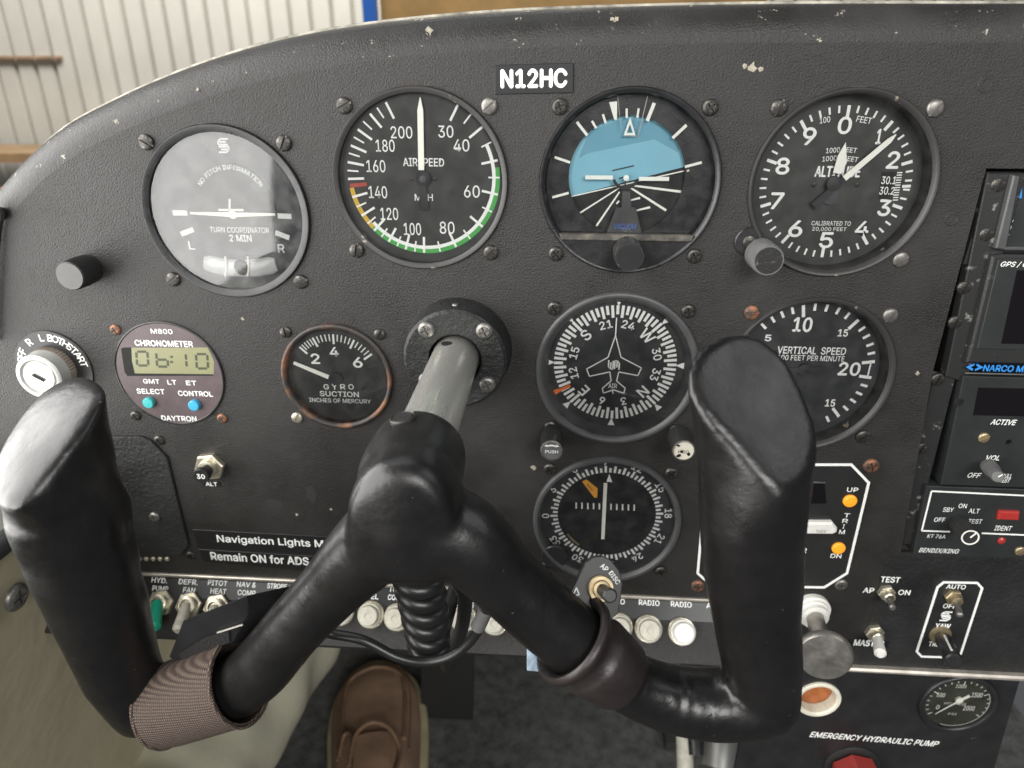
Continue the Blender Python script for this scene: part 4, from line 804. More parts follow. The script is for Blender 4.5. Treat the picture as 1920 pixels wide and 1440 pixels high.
def label_on_panel(name, label, items, c, plate=None):
    F = Fr(name, label, 'placard', c[0], c[1])
    if plate: mb = MB(); mb.prism(F.pl(plate), 0, .35, .1); F.part('placard_plate', mb, 'tape')
    mb = MB()
    for s_, x, y, wd, ht in items: F.t(mb, s_, x, y, wd, ht, .4, bold=.02)
    F.part('lettering', mb, 'print', 30); return F
toggle('toggle_switch', 'small metal toggle between the AP and ON lettering', (1660, 1108), (1674, 1141), 0, 'screw_bright', 4.6, 1.2, 1.7, 'nut', tiph=15)
label_on_panel('switch_placard', 'white TEST, AP and ON lettering round a small toggle', [('TEST', 1669, 1086, 36, 10), ('AP', 1628, 1106, 20, 9), ('ON', 1695, 1110, 22, 9)], (160, -216), [(1650, 1079), (1690, 1079), (1690, 1093), (1650, 1093)])
toggle('toggle_switch', 'large pale MASTER toggle switch near the panel bottom', (1638, 1183), (1651, 1228), 0, 'white', 5.2, 2.4, 3.2, 'nut', tiph=20)
label_on_panel('switch_placard', 'black tape label reading MASTER', [('MASTER', 1629, 1205, 56, 11)], (155, -250), [(1592, 1196), (1668, 1200), (1665, 1214), (1590, 1211)])

# yaw panel
F = Fr('yaw_panel', 'narrow white bordered panel lettered AUTO OFF YAW TRIM', 'panel', 200, -230, (1480, 840, 3.2727), .8)
oc = F.pl([(945, 818), (1158, 822), (1190, 858), (1058, 1262), (1028, 1290), (808, 1284), (775, 1250), (903, 852)])[::-1]
if sum(oc[i].x*oc[(i+1) % 8].y-oc[(i+1) % 8].x*oc[i].y for i in range(8)) < 0: oc = oc[::-1]
mb = MB(); mb.prism(oc, 0, .8, .2); F.part('plate', mb, 'plate'); ic = inset(oc, 1.2); mb = MB()
for k in range(8): mb.prism([oc[k], oc[(k+1) % 8], ic[(k+1) % 8], ic[k]], .6, 1.05)
F.part('border', mb, 'print', 30)
mb = MB(); z = .86
for s_, x, y, wd, ht in (('AUTO', 1023, 851, 118, 26), ('OFF', 985, 970, 82, 26), ('YAW', 942, 1092, 92, 28), ('TRIM', 900, 1203, 90, 26)): F.t(mb, s_, x, y, wd, ht, z, bold=.02)
logo(mb, F.at(960, 1032), 3.2, z); F.part('lettering', mb, 'print', 30)
nt_ = F.at(1002, 908); mb = MB(); mb.prism([(nt_.x+p[0], nt_.y+p[1]) for p in hexp(4.6)], .8, 3.2, .4); mb.lathe([(3.0, 3.1), (3.0, 6.0), (2.0, 6.4)], 20, (nt_.x, nt_.y, 0)); tg = F.part('toggle_nut', mb, 'brass')
T_ = F.at3(1048, 1032, 15); B_ = Vector((nt_.x, nt_.y, 5)); mb = MB(); mb.tube([B_, B_.lerp(T_, .5), B_.lerp(T_, .93), T_], [1.2, 1.4, 1.8, .9], 14); F.part('toggle_lever', mb, 'screw_bright')
kb_ = F.at(925, 1145); mb = MB(); mb.lathe([(6.0, .8), (5.8, 1.8), (3.2, 2.4), (3.0, 5)], 30, (kb_.x, kb_.y, 0)); F.part('knob_washer', mb, 'brass')
A = Vector((kb_.x, kb_.y, 4)); B = F.at3(1010, 1312, 26); mb = MB(); dv = (B-A); mb.tube([A, A+dv*.05, A+dv*.9, A+dv*.97, B], [3.9, 4.3, 4.5, 4.2, 3.4], 24); kn_ = F.part('trim_knob', mb, 'plastic')
sd = Vector((-.25, .75, .35)).normalized(); sd = (sd-dv.normalized()*sd.dot(dv.normalized())).normalized(); mb = MB(); mb.tube([A+dv*.18+sd*4.15, A+dv*.86+sd*4.35], .55, 8); part('knob_pointer', mb, 'white', kn_)

# push-pull silver knob beside the right grip
b0 = U(1520, 1140, 0); F = Fr('push_pull_knob', 'round silver push-pull knob right of the right grip', 'knob', b0.x, b0.z)
mb = MB(); mb.lathe([(10, 0), (10, 3), (8.6, 3.2), (8.6, 5), (7.4, 5.2), (7.4, 8), (5.6, 8.4)], 40); F.part('collar', mb, 'white', 40)
mb = MB(); T_ = F.at3(1545, 1225, 38); B_ = Vector((0, 0, 7)); dv = T_-B_; mb.tube([B_, B_+dv*.55, B_+dv*.8], [4.6, 4.8, 8.0], 24); F.part('stem', mb, 'silver')
rot = Vector((0, 0, 1)).rotation_difference(dv.normalized()).to_matrix(); mb = MB(); mb.lathe([(5.0, -4), (12.0, -2.5), (13.6, -.4), (13.6, 2.2), (12.6, 3.6), (0, 4.4)], 48, tuple(T_), rot); F.part('knob_head', mb, 'silver', 40)

# hydraulic pump panel
HC = (167, -312)
F = Fr('hydraulic_pump_panel', 'glossy black lower panel lettered EMERGENCY HYDRAULIC PUMP', 'panel', HC[0], HC[1], (1300, 1150, 3.0968), 1.6)
hp = [(-76, 40), (73.5, 40), (79.5, -45), (79.5, -78), (-76, -78)]; hole = F.at(722, 495); hc = [Vector((hole.x+10.5*math.cos(k*math.pi/20), hole.y+10.5*math.sin(k*math.pi/20))) for k in range(40)]
sb = sheet([Vector(p) for p in hp], [hc], 3.0); sb.v = [(x, y, z_+1.6) for x, y, z_ in sb.v]; F.part('plate', sb, 'plastic', None)
mb = MB(); F.t(mb, 'EMERGENCY HYDRAULIC PUMP', 1050, 730, 760, 30, 1.66, rot=-.03, bold=.016, italic=.25); F.part('lettering', mb, 'print', 30)
p = F.at(1630, 738); mb = MB(); mb.lathe([(2.6, 1.5), (2.4, 1.9), (1.6, 1.9)], 18, (p.x, p.y, 0)); F.part('plug', mb, 'plastic')
F2 = Fr('sight_ring', 'cream ringed sight hole showing orange fluid', 'sight glass', HC[0]+hole.x, HC[1]+hole.y)
mb = MB(); mb.lathe([(13.2, 1.6), (13.2, 2.8), (12.6, 3.4), (11.2, 3.4), (10.3, 2.4), (10.2, -4)], 44, close=False); F2.part('ring', mb, 'cream', 40); mb = MB(); mb.lathe([(10.2, -7), (10.2, -4.2), (7, -5.5), (0, -6)], 36); F2.part('fluid', mb, 'oil', 40)
pc = F.at(1532, 520); F3 = Fr('pressure_gauge', 'small olive faced pressure gauge on the lower black panel', 'gauge', HC[0]+pc.x, HC[1]+pc.y, (1560, 1060, 3.789), 2.2)
mb = MB(); mb.lathe([(22, 1.6), (22, 3.2), (21.2, 4.0), (19.8, 4.0), (18.8, 3.0), (18.4, 2.2)], 60, close=False); F3.part('bezel', mb, 'plastic', 50)
mb = MB(); mb.lathe([(18.9, 1.6), (18.9, 2.1)], 50); F3.part('dial_face', mb, 'gaugeface', 30)
mb = MB(); z = 2.15
for s_, x, y, wd, ht in (('1500', 1032, 922, 76, 32), ('2000', 974, 1016, 80, 32), ('500', 775, 922, 58, 28), ('1000', 918, 860, 74, 24), ('0', 752, 1008, 22, 30), ('HYD. PRESS', 876, 984, 155, 16), ('PSI', 855, 1056, 60, 14)): F3.t(mb, s_, x, y, wd, ht, z, bold=.01)
for k in range(21):
    a = -122+k*12.2; mb.bar(pol((0, 0), 16.2 if k % 5 else 14.8, a), pol((0, 0), 17.6, a), .5, z, th=.06)
mb.arc((0, 0), 17.5, 17.8, 60, 200, z, 30, .06); F3.part('dial_print', mb, 'lume', 30)
mb = MB(); A = F3.at(732, 1055, 3); B = F3.at(905, 960, 3); C2 = F3.at(978, 925, 3); mb.bar(A, B, .5, 3.0, 1.3, .25); mb.bar(B, C2, 1.6, 3.0, 2.2, .25); mb.lathe([(2.2, 2.2), (2.2, 3.3), (0, 3.6)], 20, (B.x, B.y, 0)); F3.part('needle', mb, 'lume', 30)
mb = MB(); mb.lathe([(19.2, 3.4), (0, 3.9)], 48, close=False); F3.part('cover_glass', mb, 'glass', 60)
b0 = U(1594, 1432, 0); F = Fr('pump_handle', 'red painted pump handle end at the bottom of the black panel', 'handle', b0.x, b0.z)
mb = MB(); mb.lathe([(17, 1.6), (17, 2.4), (16, 3), (9, 3.2)], 30); F.part('handle_collar', mb, 'plate'); mb = MB(); pl = hexp(14.5, 0); mb.lathe([(11, 2.6), (14.5, 5), (14.8, 16), (12.5, 19.5), (0, 20.5)], 7); F.part('grip', mb, 'redknob', 25)
#@@RADIOS
# ================================================================== radio stack
mb = MB(); mb.prism([(144, 12), (322, 12), (322, -194), (144, -194)], -30, -14); part('stack_backing', mb, 'gap', pan)
# sheet-metal mounting angle with rivets beside the radios
F = Fr('stack_bracket', 'dented black mounting angle left of the radios', 'bracket', 154, -90)
mb = MB(); mb.prism([(-3, 96), (13, 96), (13, -1), (2.5, 2)], -7, -1.5, .5); mb.prism([(-3, 2), (8, 2), (9, -60), (12, -96), (4, -96), (-2, -30)], -9, -2.5, .6); F.part('angle', mb, 'scuffed')
for x, y in ((1872, 347), (1850, 440), (1808, 540), (1791, 605), (1758, 712), (1727, 842)): p = F.at(x, y, -1.5); screw(F.o, p.x, p.y, 3.2, 'slot', 70, 'screw', -2.4, 'rivet')
CR4 = (1720, 280, 2.325)
# top unit
F = Fr('audio_unit', 'topmost radio unit with a grey side bar and vertical VOL lettering', 'radio', 240, -16, CR4, 1.0)
mb = MB(); x0 = F.at(345, 250).x; mb.prism([(x0-3, 19), (76, 19), (76, -18), (x0-5, -18)], -12, -3, .4); F.part('chassis_face', mb, 'radio')
mb = MB(); pb = F.pl([(418, 112), (447, 120), (385, 440), (340, 432)]); mb.prism(pb, -3, 1.5, .6); F.part('side_bar', mb, 'bezel_grey')
mb = MB(); mb.prism([(F.at(380, 425).x, F.at(400, 425).y), (76, F.at(400, 425).y), (76, F.at(400, 440).y), (F.at(380, 440).x, F.at(400, 440).y)], -3, 1.5, .4); F.part('lower_bar', mb, 'bezel_grey')
mb = MB()
for k, ch in enumerate('VOL'): F.t(mb, ch, 434-k*7.5, 324+k*24, 13, 18, -2.9)
F.part('lettering', mb, 'print', 30); mb = MB(); mb.prism(F.pl([(443, 170), (480, 168), (478, 220), (436, 220)]), -3, -2.4, .2); bl = F.part('blue_badge', mb, 'bluelogo'); mb = MB(); F.t(mb, 'G', 462, 195, 16, 30, -2.35, bold=.02); part('badge_print', mb, 'print', bl, 30)
# gps/com
F = Fr('gps_radio', 'worn edged GPS/COM radio with a dark screen', 'radio', 240, -57, CR4, 0.)
tl = F.at(322, 480); mb = MB(); fr_ = [(tl.x-4.5, tl.y+4.5), (76, tl.y+4.5), (76, -26), (tl.x-4.5, -26)]; pr = F.pl([(318, 462), (360, 455), (520, 455), (520, 930), (205, 925), (228, 842)])
mb.prism([(p.x, p.y) for p in pr[:2]]+[(76, pr[2].y), (76, pr[3].y)]+[(p.x, p.y) for p in pr[4:]], -10, 2.0, .9); F.part('bezel', mb, 'scuffed')
mb = MB(); sp_ = F.pl([(340, 478), (500, 470), (500, 868), (248, 862)]); mb.prism([(sp_[0].x, sp_[0].y), (75, sp_[1].y), (75, sp_[2].y), (sp_[3].x, sp_[3].y)], 1.9, 2.5, .3); F.part('face', mb, 'radio')
mb = MB(); q_ = F.pl([(420, 520), (520, 520), (520, 838), (352, 838)]); mb.prism([(q_[0].x, q_[0].y), (60, q_[1].y), (60, q_[2].y), (q_[3].x, q_[3].y)], 2.5, 2.7); F.part('screen', mb, 'window')
mb = MB(); wd, ht = F.size(420, 495, 140, 24); p = F.at(350, 495); mb.text('GPS / COM', (p.x+wd*.62, p.y), wd*1.24, ht, 2.56, 0, .018, .22); F.part('lettering', mb, 'print', 30)
# nav/com
F = Fr('nav_radio', 'black NARCO nav radio with blue maker name and gold screw', 'radio', 240, -118, CR4, 0.)
q_ = F.pl([(210, 930), (500, 935), (500, 1500), (128, 1470)]); mb = MB(); mb.prism([(F.at(215, 928).x, -86+118-.6), (76, -86+118-.6), (76, -146.4+118), (F.at(95, 1475).x, -146.4+118)], -12, .8, .4); F.part('face', mb, 'radio')
mb = MB(); a_ = F.at(285, 950); wd, ht = F.size(370, 950, 165, 26); mb.text('NARCO MK 12D', (a_.x+wd*.87, a_.y), wd*1.74, ht, .86, 0, .025)
lg_ = F.at(246, 947); 
for sx in (-1, 1): mb.prism([(lg_.x+sx*.5, lg_.y+1.9), (lg_.x+sx*4.0, lg_.y), (lg_.x+sx*.5, lg_.y-1.9), (lg_.x+sx*.5, lg_.y-.9), (lg_.x+sx*1.9, lg_.y), (lg_.x+sx*.5, lg_.y+.9)], .8, .9)
F.part('maker_print', mb, 'bluelogo', 30)
mb = MB(); mb.bar((F.at(205, 972).x, F.at(205, 972).y), (76, F.at(205, 972).y), .6, .8); F.part('rule_line', mb, 'knob_grey', 30)
mb = MB(); w_ = F.pl([(262, 1035), (500, 1035), (500, 1158), (238, 1155)]); mb.prism([(w_[0].x, w_[0].y), (40, w_[1].y), (40, w_[2].y), (w_[3].x, w_[3].y)], .78, 1.0); F.part('display_window', mb, 'window')
mb = MB(); F.t(mb, 'ACTIVE', 372, 1186, 112, 22, .88, bold=.02, italic=.25); F.t(mb, 'VOL', 326, 1341, 58, 20, .88, bold=.02, italic=.25); F.t(mb, 'OFF', 245, 1417, 58, 20, .88, bold=.02, italic=.25); F.t(mb, 'PULL', 386, 1420, 42, 17, .88, bold=.02, italic=.2); F.t(mb, 'TEST', 378, 1440, 44, 17, .88, bold=.02, italic=.2); F.part('lettering', mb, 'print', 30)
p = F.at(285, 1253); screw(F.o, p.x, p.y, 2.7, 'slot', 30, 'brass', .8, 'face_screw')
mb = MB()
for x, y, r in ((180, 1100, 1.7), (393, 1272, 1.2)): p = F.at(x, y); mb.lathe([(r+.7, .75), (r+.5, 1.0), (r, .95), (r*.95, .8)], 16, (p.x, p.y, 0))
F.part('eyelets', mb, 'gap')
A = F.at3(308, 1378, 1); B = F.at3(352, 1428, 20); dv = B-A; mb = MB(); mb.tube([A, A+dv*.45, A+dv*.5, A+dv*.96, B], [3.6, 3.6, 2.9, 2.9, 2.5], 24); kn_ = F.part('volume_knob', mb, 'knob_grey')
mb = MB(); nn = dv.normalized(); mb.tube([B+nn*.1, B+nn*.1+Vector((1.7, 1.4, 0))], .3, 6); part('knob_pointer', mb, 'white', kn_)
# transponder
F = Fr('transponder', 'transponder with red IDENT button and white rectangular border', 'radio', 240, -168, (1480, 840, 3.2727), 1.0)
q_ = [F.at(845, 235), F.at(760, 655)]; mb = MB(); mb.prism([(q_[0].x, q_[0].y), (76, q_[0].y), (76, q_[1].y), (q_[1].x, q_[1].y)], -12, 1.0, .4); F.part('face', mb, 'radio')
mb = MB(); z = 1.02; A, B, C2, D = F.at(872, 264), F.at(812, 507), F.at(985, 513), F.at(1440, 291); E2 = F.at(1180, 522); 
mb.bar(A, (70, A.y+(D-A).y*(70-A.x)/max(1, (D-A).x)), .8, z); mb.bar(A, B, .8, z); mb.bar(B, C2, .8, z); mb.bar(E2, (70, E2.y-.6), .8, z); F.part('border', mb, 'print', 30)
mb = MB(); z = 1.06
for s_, x, y, wd, ht, it in (('OFF', 922, 440, 66, 26, 0), ('SBY', 976, 378, 64, 26, 0), ('ON', 1064, 355, 50, 26, 0), ('ALT', 1134, 386, 66, 26, 0), ('TEST', 1140, 450, 84, 26, 0), ('IDENT', 1312, 492, 106, 28, .1), ('KT 76A', 902, 542, 112, 22, .1), ('BENDIX/KING', 918, 631, 246, 30, .25)): F.t(mb, s_, x, y, wd, ht, z, bold=.006, italic=it)
F.part('lettering', mb, 'print', 30)
mb = MB(); mb.prism(F.pl([(1278, 378), (1405, 382), (1400, 436), (1268, 430)]), .9, 3.0, .8); F.part('ident_button', mb, 'redbtn')
A = F.at3(1030, 450, 1); B = F.at3(1110, 549, 17); dv = B-A; mb = MB(); rot = Vector((0, 0, 1)).rotation_difference(dv.normalized()).to_matrix(); Lk = dv.length
mb.lathe([(4.3, 0), (4.5, Lk*.9), (4.2, Lk), (3.7, Lk), (3.6, Lk-.2)], 48, tuple(A), rot, knurl=(0, 1, 48, .35)); kn_ = F.part('mode_knob', mb, 'knob', 30)
mb = MB(); mb.lathe([(4.1, Lk+.02), (4.1, Lk+.15), (3.4, Lk+.15), (3.4, Lk+.02)], 40, tuple(A), rot, close=False); up3 = rot @ Vector((0.6, 0.8, 0)); mb.tube([B+dv.normalized()*.15, B+dv.normalized()*.15+up3*3.5], .35, 6); part('knob_print', mb, 'white', kn_)
p = F.at(1300, 567); mb = MB(); mb.lathe([(2.0, .9), (2.0, 1.6), (1.2, 2.2), (0, 2.4)], 18, (p.x, p.y, 0)); F.part('reply_light', mb, 'redbtn'); p = F.at(1415, 631); screw(F.o, p.x, p.y, 2.7, 'slot', 40, 'brass', 1.0, 'face_screw')
#@@YOKE
# ================================================================== control yoke
AX = Vector((-77.6, 0, -79.5))
F = Fr('yoke_bearing', 'thick round black bearing collar that the yoke shaft passes through', 'bearing', AX.x, AX.z, (500, 540, 4), 15.5)
mb = MB(); mb.lathe([(12.6, 2), (12.6, 14.8), (13.3, 15.5), (23.2, 15.5), (24.6, 14.2), (25.4, 2.0), (26.2, 0)], 72, close=False); col_ = F.part('collar', mb, 'crackle', 40)
for x, y in ((1197, 312), (1632, 322), (1655, 722), (1200, 690)): p = F.at(x, y); screw(F.o, p.x, p.y, 4.0, 'phillips', 25, 'screw_bright', 15.3)
mb = MB(); p = F.at(1440, 96, 9); mb.lathe([(1.6, 0), (1.4, .6), (0, .7)], 14, (0, 24.9, 8), Matrix.Rotation(-R90, 3, 'X')); F.part('set_screw', mb, 'screw_bright')
yk = thing('control_yoke', 'black ram-horn control yoke on a bare steel shaft', 'yoke', (AX.x, 0, AX.z))
def yv(p): return Vector(p)-AX
mb = MB(); rot = Matrix.Rotation(R90, 3, 'X'); mb.lathe([(11.0, -20), (11.0, 130)], 56, (0, 0, 0), rot); sf = part('shaft', mb, 'steel', yk, 40)
hp_ = U(846, 655, 26); mb = MB(); mb.lathe([(2.6, 10.7), (2.6, 11.06)], 20, (-2.4, -22, 0)); part('shaft_hole', mb, 'gap', sf)
body = MB()
# hub: sleeve over the shaft end
prof = [(11.6, 101), (15.2, 101.4), (16.6, 103.5), (17.0, 110), (17.2, 120), (16.8, 127), (14.5, 130), (0, 131)]
body.lathe(prof, 48, (0, 0, 0), rot)
def station(x, y, hw, d): P = U(x, y, d); return P, hw*depth(P)/FPX
def chain(st, n=6):
    pr = [station(*s_) for s_ in st]; pts = spline([p for p, r in pr], n); rs = spline([Vector((r, 0, 0)) for p, r in pr], n); return pts, [r.x for r in rs]
def ball_ends(pts, rs):
    a, b = pts[0], pts[-1]; da = (pts[0]-pts[1]).normalized(); db = (pts[-1]-pts[-2]).normalized(); ra, rb = rs[0], rs[-1]
    P = [a+da*ra*.98, a+da*ra*.8, a+da*ra*.45]+pts+[b+db*rb*.45, b+db*rb*.8, b+db*rb*.98]; Q = [ra*.15, ra*.6, ra*.9]+rs+[rb*.9, rb*.6, rb*.15]; return P, Q
LA, LR = chain([(775, 1000, 80, 130), (728, 1000, 82, 130), (680, 1040, 74, 129), (612, 1112, 61, 128), (540, 1190, 58, 127), (478, 1262, 58, 126), (420, 1300, 57, 125), (350, 1318, 56, 124), (280, 1318, 56, 124)])
P_, Q_ = ball_ends(LA, LR); body.tube([yv(p) for p in P_], Q_, 28)
RA, RR = chain([(765, 1000, 76, 130), (820, 990, 82, 131), (876, 1015, 82, 130), (955, 1092, 69, 129), (1050, 1180, 67, 128), (1120, 1235, 62, 127), (1190, 1285, 58, 126), (1270, 1312, 62, 125), (1350, 1320, 66, 124), (1430, 1312, 68, 124)])
P_, Q_ = ball_ends(RA, RR); body.tube([yv(p) for p in P_], Q_, 28)
bx_ = Vector((-76.5, -132.5, -86.0))
for k in range(1):
    rings = []
    for i in range(13):
        t = -1+2*i/12; rr = (max(0.0004, 1-abs(t)**3.2))**(1/3.2); t = math.copysign(abs(t)**.8, t)
        rings.append([yv(bx_)+Vector(((18.6-4.4*math.sin(a))*rr*math.copysign(abs(math.cos(a))**.75, math.cos(a)), t*13.0, 23.5*rr*math.copysign(abs(math.sin(a))**.75, math.sin(a)))) for a in [2*math.pi*j/32 for j in range(32)]])
    body.loft(rings)
def grip(stations, cap, n_cap, cap_c, dcap, bdep, dome=.5):
    """lofted handle; the last ring is the slanted flat end"""
    N_ = 32; rings = []; pr = [station(*s_) for s_ in stations]; P = [p for p, r in pr]
    for i, (p, r) in enumerate(pr):
        T_ = (P[min(i+1, len(P)-1)]-P[max(i-1, 0)]).normalized(); vw = (p-CC).normalized(); u = T_.cross(vw).normalized()
        if u.dot(CR[0]) < 0: u = -u
        w_ = u.cross(T_); w_ = -w_ if w_.dot(vw) > 0 else w_
        rings.append([p+u*(r*math.cos(a))+w_*(bdep[i]*math.sin(a)) for a in [2*math.pi*j/N_ for j in range(N_)]])
    P0 = U(*cap_c, dcap); nn = Vector(n_cap).normalized(); cp = [UP(x, y, P0, nn) for x, y in cap]; cp.append(cp[0]); cpt = spline(cp, 8)[:-1]; m_ = len(cpt)
    capr = [cpt[int(round(j*m_/N_)) % m_] for j in range(N_)]
    last = rings[-1]; ce = sum(capr, Vector())/N_
    for t in (.5, .82): rings.append([last[j].lerp(capr[j]-nn*4*(1-t), t)+((last[j]-P[-1]).normalized()*1.2*(1-t)) for j in range(N_)])
    rings.append([p-nn*1.0+(p-ce).normalized()*.3 for p in capr]); rings.append([ce+(p-ce)*.90+nn*dome*.35 for p in capr]); rings.append([ce+(p-ce)*.68+nn*dome*.72 for p in capr]); rings.append([ce+(p-ce)*.35+nn*dome for p in capr])
    p0 = P[0]; T_ = (P[0]-P[1]).normalized(); r0 = rings[0]
    pre = [[p0+(q-p0)*k+T_*(pr[0][1]*s) for q in r0] for k, s in ((.15, .98), (.6, .8), (.9, .45))]
    return pre+rings, capr, nn
capR = [(1536, 800), (1528, 880), (1480, 932), (1432, 902), (1372, 832), (1318, 772), (1290, 712), (1312, 650), (1398, 618), (1478, 672)]
ringsR, capRr, nR = grip([(1432, 1312, 66, 124), (1426, 1240, 74, 124), (1418, 1160, 80, 124), (1412, 1080, 90, 124), (1409, 1020, 93, 124), (1410, 975, 97, 124)], capR, (.30, -.62, .72), (1410, 775), 122, [12, 13, 13.5, 14, 14.5, 15])
body.loft([[yv(p) for p in r] for r in ringsR])
capL = [(172, 790), (112, 868), (62, 925), (15, 962), (-22, 930), (-8, 850), (48, 768), (104, 714), (165, 701), (200, 728)]
capL = [(155, 815), (112, 868), (62, 925), (12, 955), (-20, 918), (-2, 845), (50, 768), (104, 716), (165, 703), (196, 735)]
ringsL, capLr, nL = grip([(268, 1322, 58, 124), (230, 1262, 68, 124), (203, 1185, 76, 124), (190, 1145, 83, 124), (173, 1105, 85, 124), (160, 1062, 93, 124), (147, 1020, 93, 124), (138, 985, 101, 124), (130, 955, 104, 124)], capL, (-.34, -.46, .82), (85, 830), 122, [12, 13, 13.5, 13.7, 14, 14.2, 14.5, 15, 15.5], 3.0)
body.loft([[yv(p) for p in r] for r in ringsL])
tmp = link('tmp', mesh('tmp', body, 'yoke', None)); md = tmp.modifiers.new('r', 'REMESH'); md.mode = 'VOXEL'; md.voxel_size = .0013; md2 = tmp.modifiers.new('s', 'SMOOTH'); md2.factor = .5; md2.iterations = 12
bpy.context.view_layer.update(); dg = bpy.context.evaluated_depsgraph_get(); me = bpy.data.meshes.new_from_object(tmp.evaluated_get(dg)); bpy.data.objects.remove(tmp)
from mathutils import noise as mnoise
nrm = [v.normal.copy() for v in me.vertices]
for v, nn_ in zip(me.vertices, nrm):          # hand-worn vinyl: slow swells, small dents, creases at the bends
    c_ = v.co*1000; a_ = mnoise.noise(c_/19.)*.32+mnoise.noise(c_/6.+Vector((9, 4, 2)))*.07+mnoise.noise(c_/2.6)*.025
    bend = max(0., 1-(c_-yv(U(1330, 1290, 132))).length/26.)
    if bend > 0: a_ += bend*.75*mnoise.noise(Vector((c_.x/2.6, c_.y/9., c_.z/9.)))
    v.co += nn_*(a_*.001)
for p in me.polygons: p.use_smooth = True
me.materials.clear(); me.materials.append(M['yoke']); me.name = 'yoke_body'; link('yoke_body', me, yk)
sp3 = yv(U(774, 786, 68)); sp3 = Vector((-8.0, -70, 17.6)); mb = MB(); mb.lathe([(4.6, 15.0), (4.6, 17.4), (4.1, 17.9), (3.8, 17.5)], 28, (0, -111, 0), Matrix.Rotation(math.radians(-12), 3, 'Y')); sc_ = part('clamp_bolt', mb, 'screw', yk)
mb = MB(); mb.lathe([(3.8, 17.2), (3.7, 17.6), (0, 17.8)], 24, (0, -111, 0), Matrix.Rotation(math.radians(-12), 3, 'Y')); mb.box(Matrix.Rotation(math.radians(-12), 3, 'Y') @ Vector((0, 0, 17.8))+Vector((0, -111, 0)), (6.4, .9, .6), Matrix.Rotation(math.radians(-12), 3, 'Y')); part('bolt_head', mb, 'knob_worn', sc_)
# brown rubber sleeve on the right arm
sl = thing('rubber_sleeve', 'flared brown rubber sleeve round the right yoke arm', 'sleeve', (AX.x, 0, AX.z))
A = U(1072, 1197, 128); B = U(1172, 1274, 126); dv = (B-A).normalized(); rot2 = Vector((0, 0, 1)).rotation_difference(dv).to_matrix(); Lk = (B-A).length
mb = MB(); mb.lathe([(12.6, 2), (14.2, -.8), (15.6, -1.4), (16.9, -.4), (16.6, 2.0), (13.8, 4.6), (12.7, 7.4), (14.2, 10), (14.8, 12), (13.2, Lk*.86), (11.6, Lk*.98), (9.8, Lk)], 48, tuple(yv(A)), rot2, close=False); part('sleeve_body', mb, 'yoke_paint', sl, 60)
mb = MB(); p = yv(U(1005, 1232, 126)); mb.prism([(-3.2, -4.5), (2.4, -5.2), (4.0, 1.0), (-.5, 5.2), (-3.8, 3.2)], 0, .5); foil = part('foil_tab', mb, 'foil', sl); foil.location = p*.001; foil.rotation_euler = (R90*.75, .2, .35)
# autopilot disconnect switch plate
ap_ = thing('autopilot_switch', 'black AP DISC switch plate with brass bushing on the right yoke arm', 'switch', (AX.x, 0, AX.z))
P0 = U(1115, 1110, 116); nn = Vector((.22, -.86, .46)).normalized(); ex = Vector((1, 0, 0)); ex = (ex-nn*ex.dot(nn)).normalized(); ey = nn.cross(ex)
def pq(x, y): q = UP(x, y, P0, nn)-P0; return (q.dot(ex), q.dot(ey))
mb = MB(); mb.prism([pq(x, y) for x, y in ((1062, 1125), (1098, 1055), (1112, 1044), (1130, 1042), (1146, 1050), (1162, 1070), (1168, 1095), (1160, 1150), (1120, 1185), (1075, 1165))], -2.0, 0, .4)
mtx = Matrix((ex, ey, nn)).transposed(); L0 = yv(P0)
def loc3(mb): mb.v = [tuple(mtx @ Vector(p)+L0) for p in mb.v]; return mb
part('plate', loc3(mb), 'plate', ap_)
c_ = pq(1125, 1103); mb = MB(); mb.lathe([(4.9, 0), (4.9, 1.3), (4.5, 1.8), (3.4, 1.8), (3.2, 3.0), (2.6, 3.2)], 36, (*c_, 0)); part('bushing', loc3(mb), 'brass', ap_)
mb = MB(); mb.lathe([(2.2, 2.6), (2.2, 9.0), (1.8, 9.2), (2.5, 9.6), (2.6, 11.8), (2.0, 12.4)], 28, (*c_, 0)); part('push_button', loc3(mb), 'plastic', ap_)
mb = MB(); a_ = pq(1133, 1064); mb.text('AP', a_, 3.0, 1.8, .05, math.radians(-38), .01); a_ = pq(1152, 1083); mb.text('DISC', a_, 5.2, 1.8, .05, math.radians(-52), .01)
t_ = [pq(1081, 1102), pq(1074, 1117), pq(1086, 1115)]
for k in range(3): mb.bar(t_[k], t_[(k+1) % 3], .35, .02, th=.05)
part('lettering', loc3(mb), 'print', ap_, 30)
# strap with clip box on the left arm
st_ = thing('webbing_strap', 'brown woven strap wrapped round the left yoke arm', 'strap', (AX.x, 0, AX.z))
ctr = [(452, 1274, 80), (415, 1286, 79), (375, 1300, 77), (335, 1314, 75), (308, 1322, 72)]
pr = [station(x, y, h_, 124) for x, y, h_ in ctr]; pts = [yv(p) for p, r in pr]
def rings_of(pts, rs, N_=48):
    out = []; ax_ = (pts[-1]-pts[0]).normalized(); ref = Vector((0, -1, 0)); u = (ref-ax_*ref.dot(ax_)).normalized(); v = ax_.cross(u)
    for p, r in zip(pts, rs): out.append([p+u*(r*1.08*math.cos(a))+v*(r*math.sin(a)) for a in [2*math.pi*j/N_ for j in range(N_)]])
    return out
ro = rings_of(pts, [r for p, r in pr]); ri = rings_of(pts, [r-1.4 for p, r in pr]); mb = MB(); mb.loft(ro+ri[::-1]+[ro[0]], cap=False); part('band', mb, 'strap', st_, 60)
for rg in (ro[0], ro[-1]): mb = MB(); mb.tube([rg[j] for j in list(range(48))+[0]], .7, 8); part('band_edge', mb, 'strap', st_, 60)
